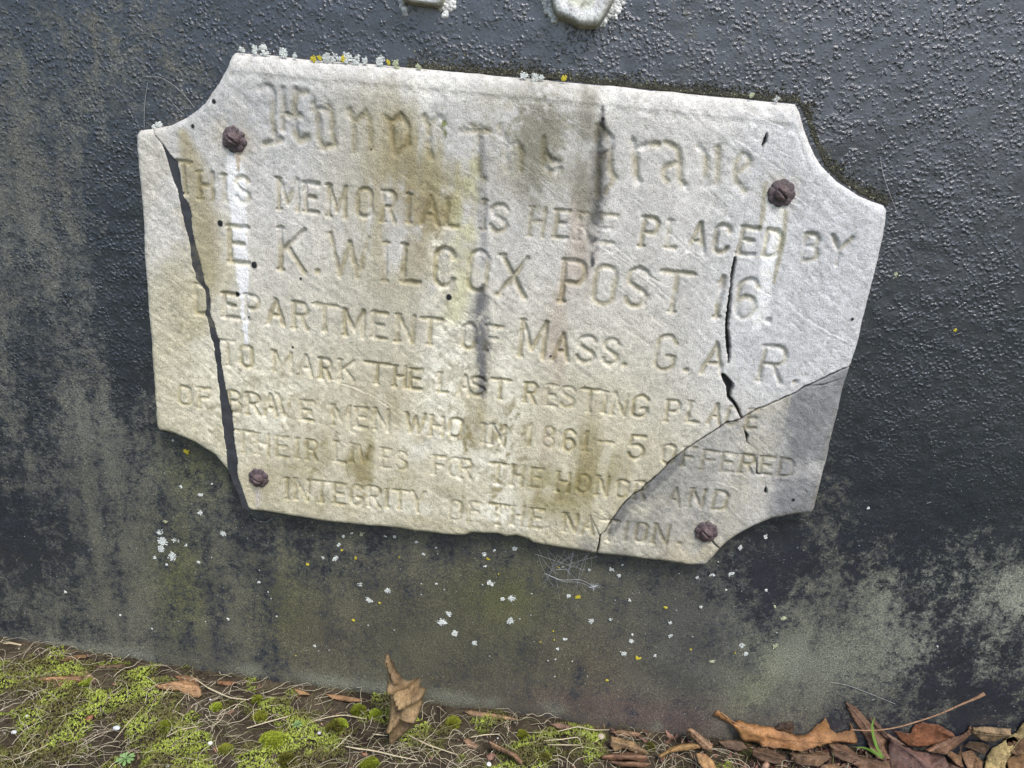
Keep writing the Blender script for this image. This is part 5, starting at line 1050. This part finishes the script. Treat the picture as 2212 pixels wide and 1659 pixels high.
for a in [('B', 967, 1640, 19, (.75, .75, .72), 'white round pebble at the bottom below the rolled brown leaf'), ('B', 1640, 1475, 30, (.42, .36, .27), 'beige rounded nut-like pebble near the wall foot'), ('A', 85, 1447, 17, (.62, .64, .64), 'white chip in the moss at the far left', 1.3), ('A', 700, 1422, 20, (.55, .6, .65), 'bluish white chip in the middle of the left moss', 1.5),
          ('A', 1262, 1513, 17, (.72, .72, .62), 'cream chip at the bottom between two moss domes', 1.2), ('A', 162, 1350, 14, (.5, .52, .45), 'pale chip near the left edge above the moss', 1.2), ('A', 910, 1385, 10, (.5, .5, .5), 'tiny grey chip above the olive mound in the middle'), ('A', 1915, 1452, 16, (.50, .47, .50), 'pale pinkish chip left of the broad olive cushion'),
          ('A', 1262, 1250, 9, (.5, .48, .5), 'tiny pale chip just below the papery seed wing'), ('A', 920, 1120, 8, (.5, .25, .12), 'tiny orange grain at the wall foot on the left'), ('A', 1005, 1650, 15, (.6, .62, .6), 'white chip on the bottom edge between seedling and moss dome'), ('B', 1020, 1482, 8, (.5, .5, .5), 'tiny grey chip under the straw right of the standing leaf')]:
    pebble(*a)
# soil crumbs
acc = Acc(); cs = []; rd = []; cl = []
for i in range(5200):
    x = rg.uniform(-.9, .9); y = T-.004-rg.beta(.9, 1.6)*.36; z = ground_h(np.array([x]), np.array([y]))[0]
    cs.append(np.array([x, y, z])); rd.append(.0005+.0022*rg.random()**3); k = rg.random(); cl.append(np.array([.035, .025, .019])*(.5+1.6*k) if rg.random() < .93 else np.array([.3, .28, .25]))
lumps(acc, cs, rd, .9, cl); o = acc.build('soil_crumbs', M_SOIL, None, False, (0, 0, 0)); tag(o, 'dark crumbs of soil and grit on the bare ground', 'soil', kind='stuff')

# ------------------------------------------------------------------ cobweb and loose threads
acc = Acc(); acc.C = []
def thr(pts, y0, y1, rad, m=14, sag=0):
    P = np.array(pts, float); Q = smooth_path(P, m); t = np.linspace(0, 1, m); Q[:, 1] += sag*4*t*(1-t)
    W = np.array([on_y([q], y0+(y1-y0)*tt)[0] for q, tt in zip(Q, t)]); V, F = tube(W, rad, 3); acc.add(V, t4=F); acc.C.append(np.tile(np.array([.55, .57, .60]), (len(V), 1)))
thr(Z('B', [(1300, 490), (1400, 535), (1520, 525), (1560, 550), (1610, 575)]), T-.006, T-.002, .00032); thr(Z('B', [(1370, 470), (1430, 465), (1455, 500)]), T-.006, T-.004, .00028)
thr(Z('B', [(1330, 505), (1420, 545), (1510, 540), (1600, 585)]), T-.006, T-.002, .00022)
for i in range(26):
    a = (RNG.uniform(1250, 1620), RNG.uniform(345, 400)); b = (RNG.uniform(1270, 1640), RNG.uniform(430, 600))
    thr(Z('B', [a, ((a[0]+b[0])/2+RNG.normal(0, 20), (a[1]+b[1])/2+RNG.normal(0, 14)), b]), T-.014, T-.002, .00010+.00008*RNG.random(), 8)
for i in range(30):
    a = RNG.random()*6.28; c = (1600, 568); thr(Z('B', [c, (c[0]+math.cos(a)*RNG.uniform(15, 45), c[1]+math.sin(a)*RNG.uniform(10, 30))]), T-.002, T-.003, .00016, 4)
o = acc.build('cobweb', M_WEB, None, True, on_y(Z('B', [(1450, 400)]), T)[0]); tag(o, 'wispy grey cobweb hanging below the chipped lower edge of the plaque', 'cobweb')
for nm, pts, lab in (('thread', Z('1', [(135, 265), (200, 255), (290, 300), (370, 370), (430, 450)]), 'fine arched thread of silk on the wall above the upper left corner of the plaque'), ('thread', Z('1', [(150, 300), (135, 380), (128, 480), (128, 570)]), 'fine upright thread of silk left of the upper left corner'), ('thread', Z('1', [(300, 425), (365, 490)]), 'short straight thread beside the scooped upper left corner'),
                 ('thread', Z('5', [(1595, 80), (1610, 180), (1640, 270), (1670, 350), (1700, 420)]), 'fine hanging thread on the wall right of the upper right scoop'), ('thread', Z('C', [(1050, 1145), (1150, 1160), (1280, 1210), (1440, 1275)]), 'pale bent grass thread on the wall above the mauve leaf'), ('thread', Z('A', [(1520, 160), (1545, 180), (1600, 185), (1635, 160)]), 'tiny pale curl of fibre under the lower left tip of the plaque'), ('thread', Z('C', [(1630, 72), (1655, 62)]), 'tiny white fibre on the black wall at right')):
    path_thing(nm, on_y(pts, T-.0018), .00028, (.36, .37, .36), M_WEB, lab, 'thread', None, 4, m=14)
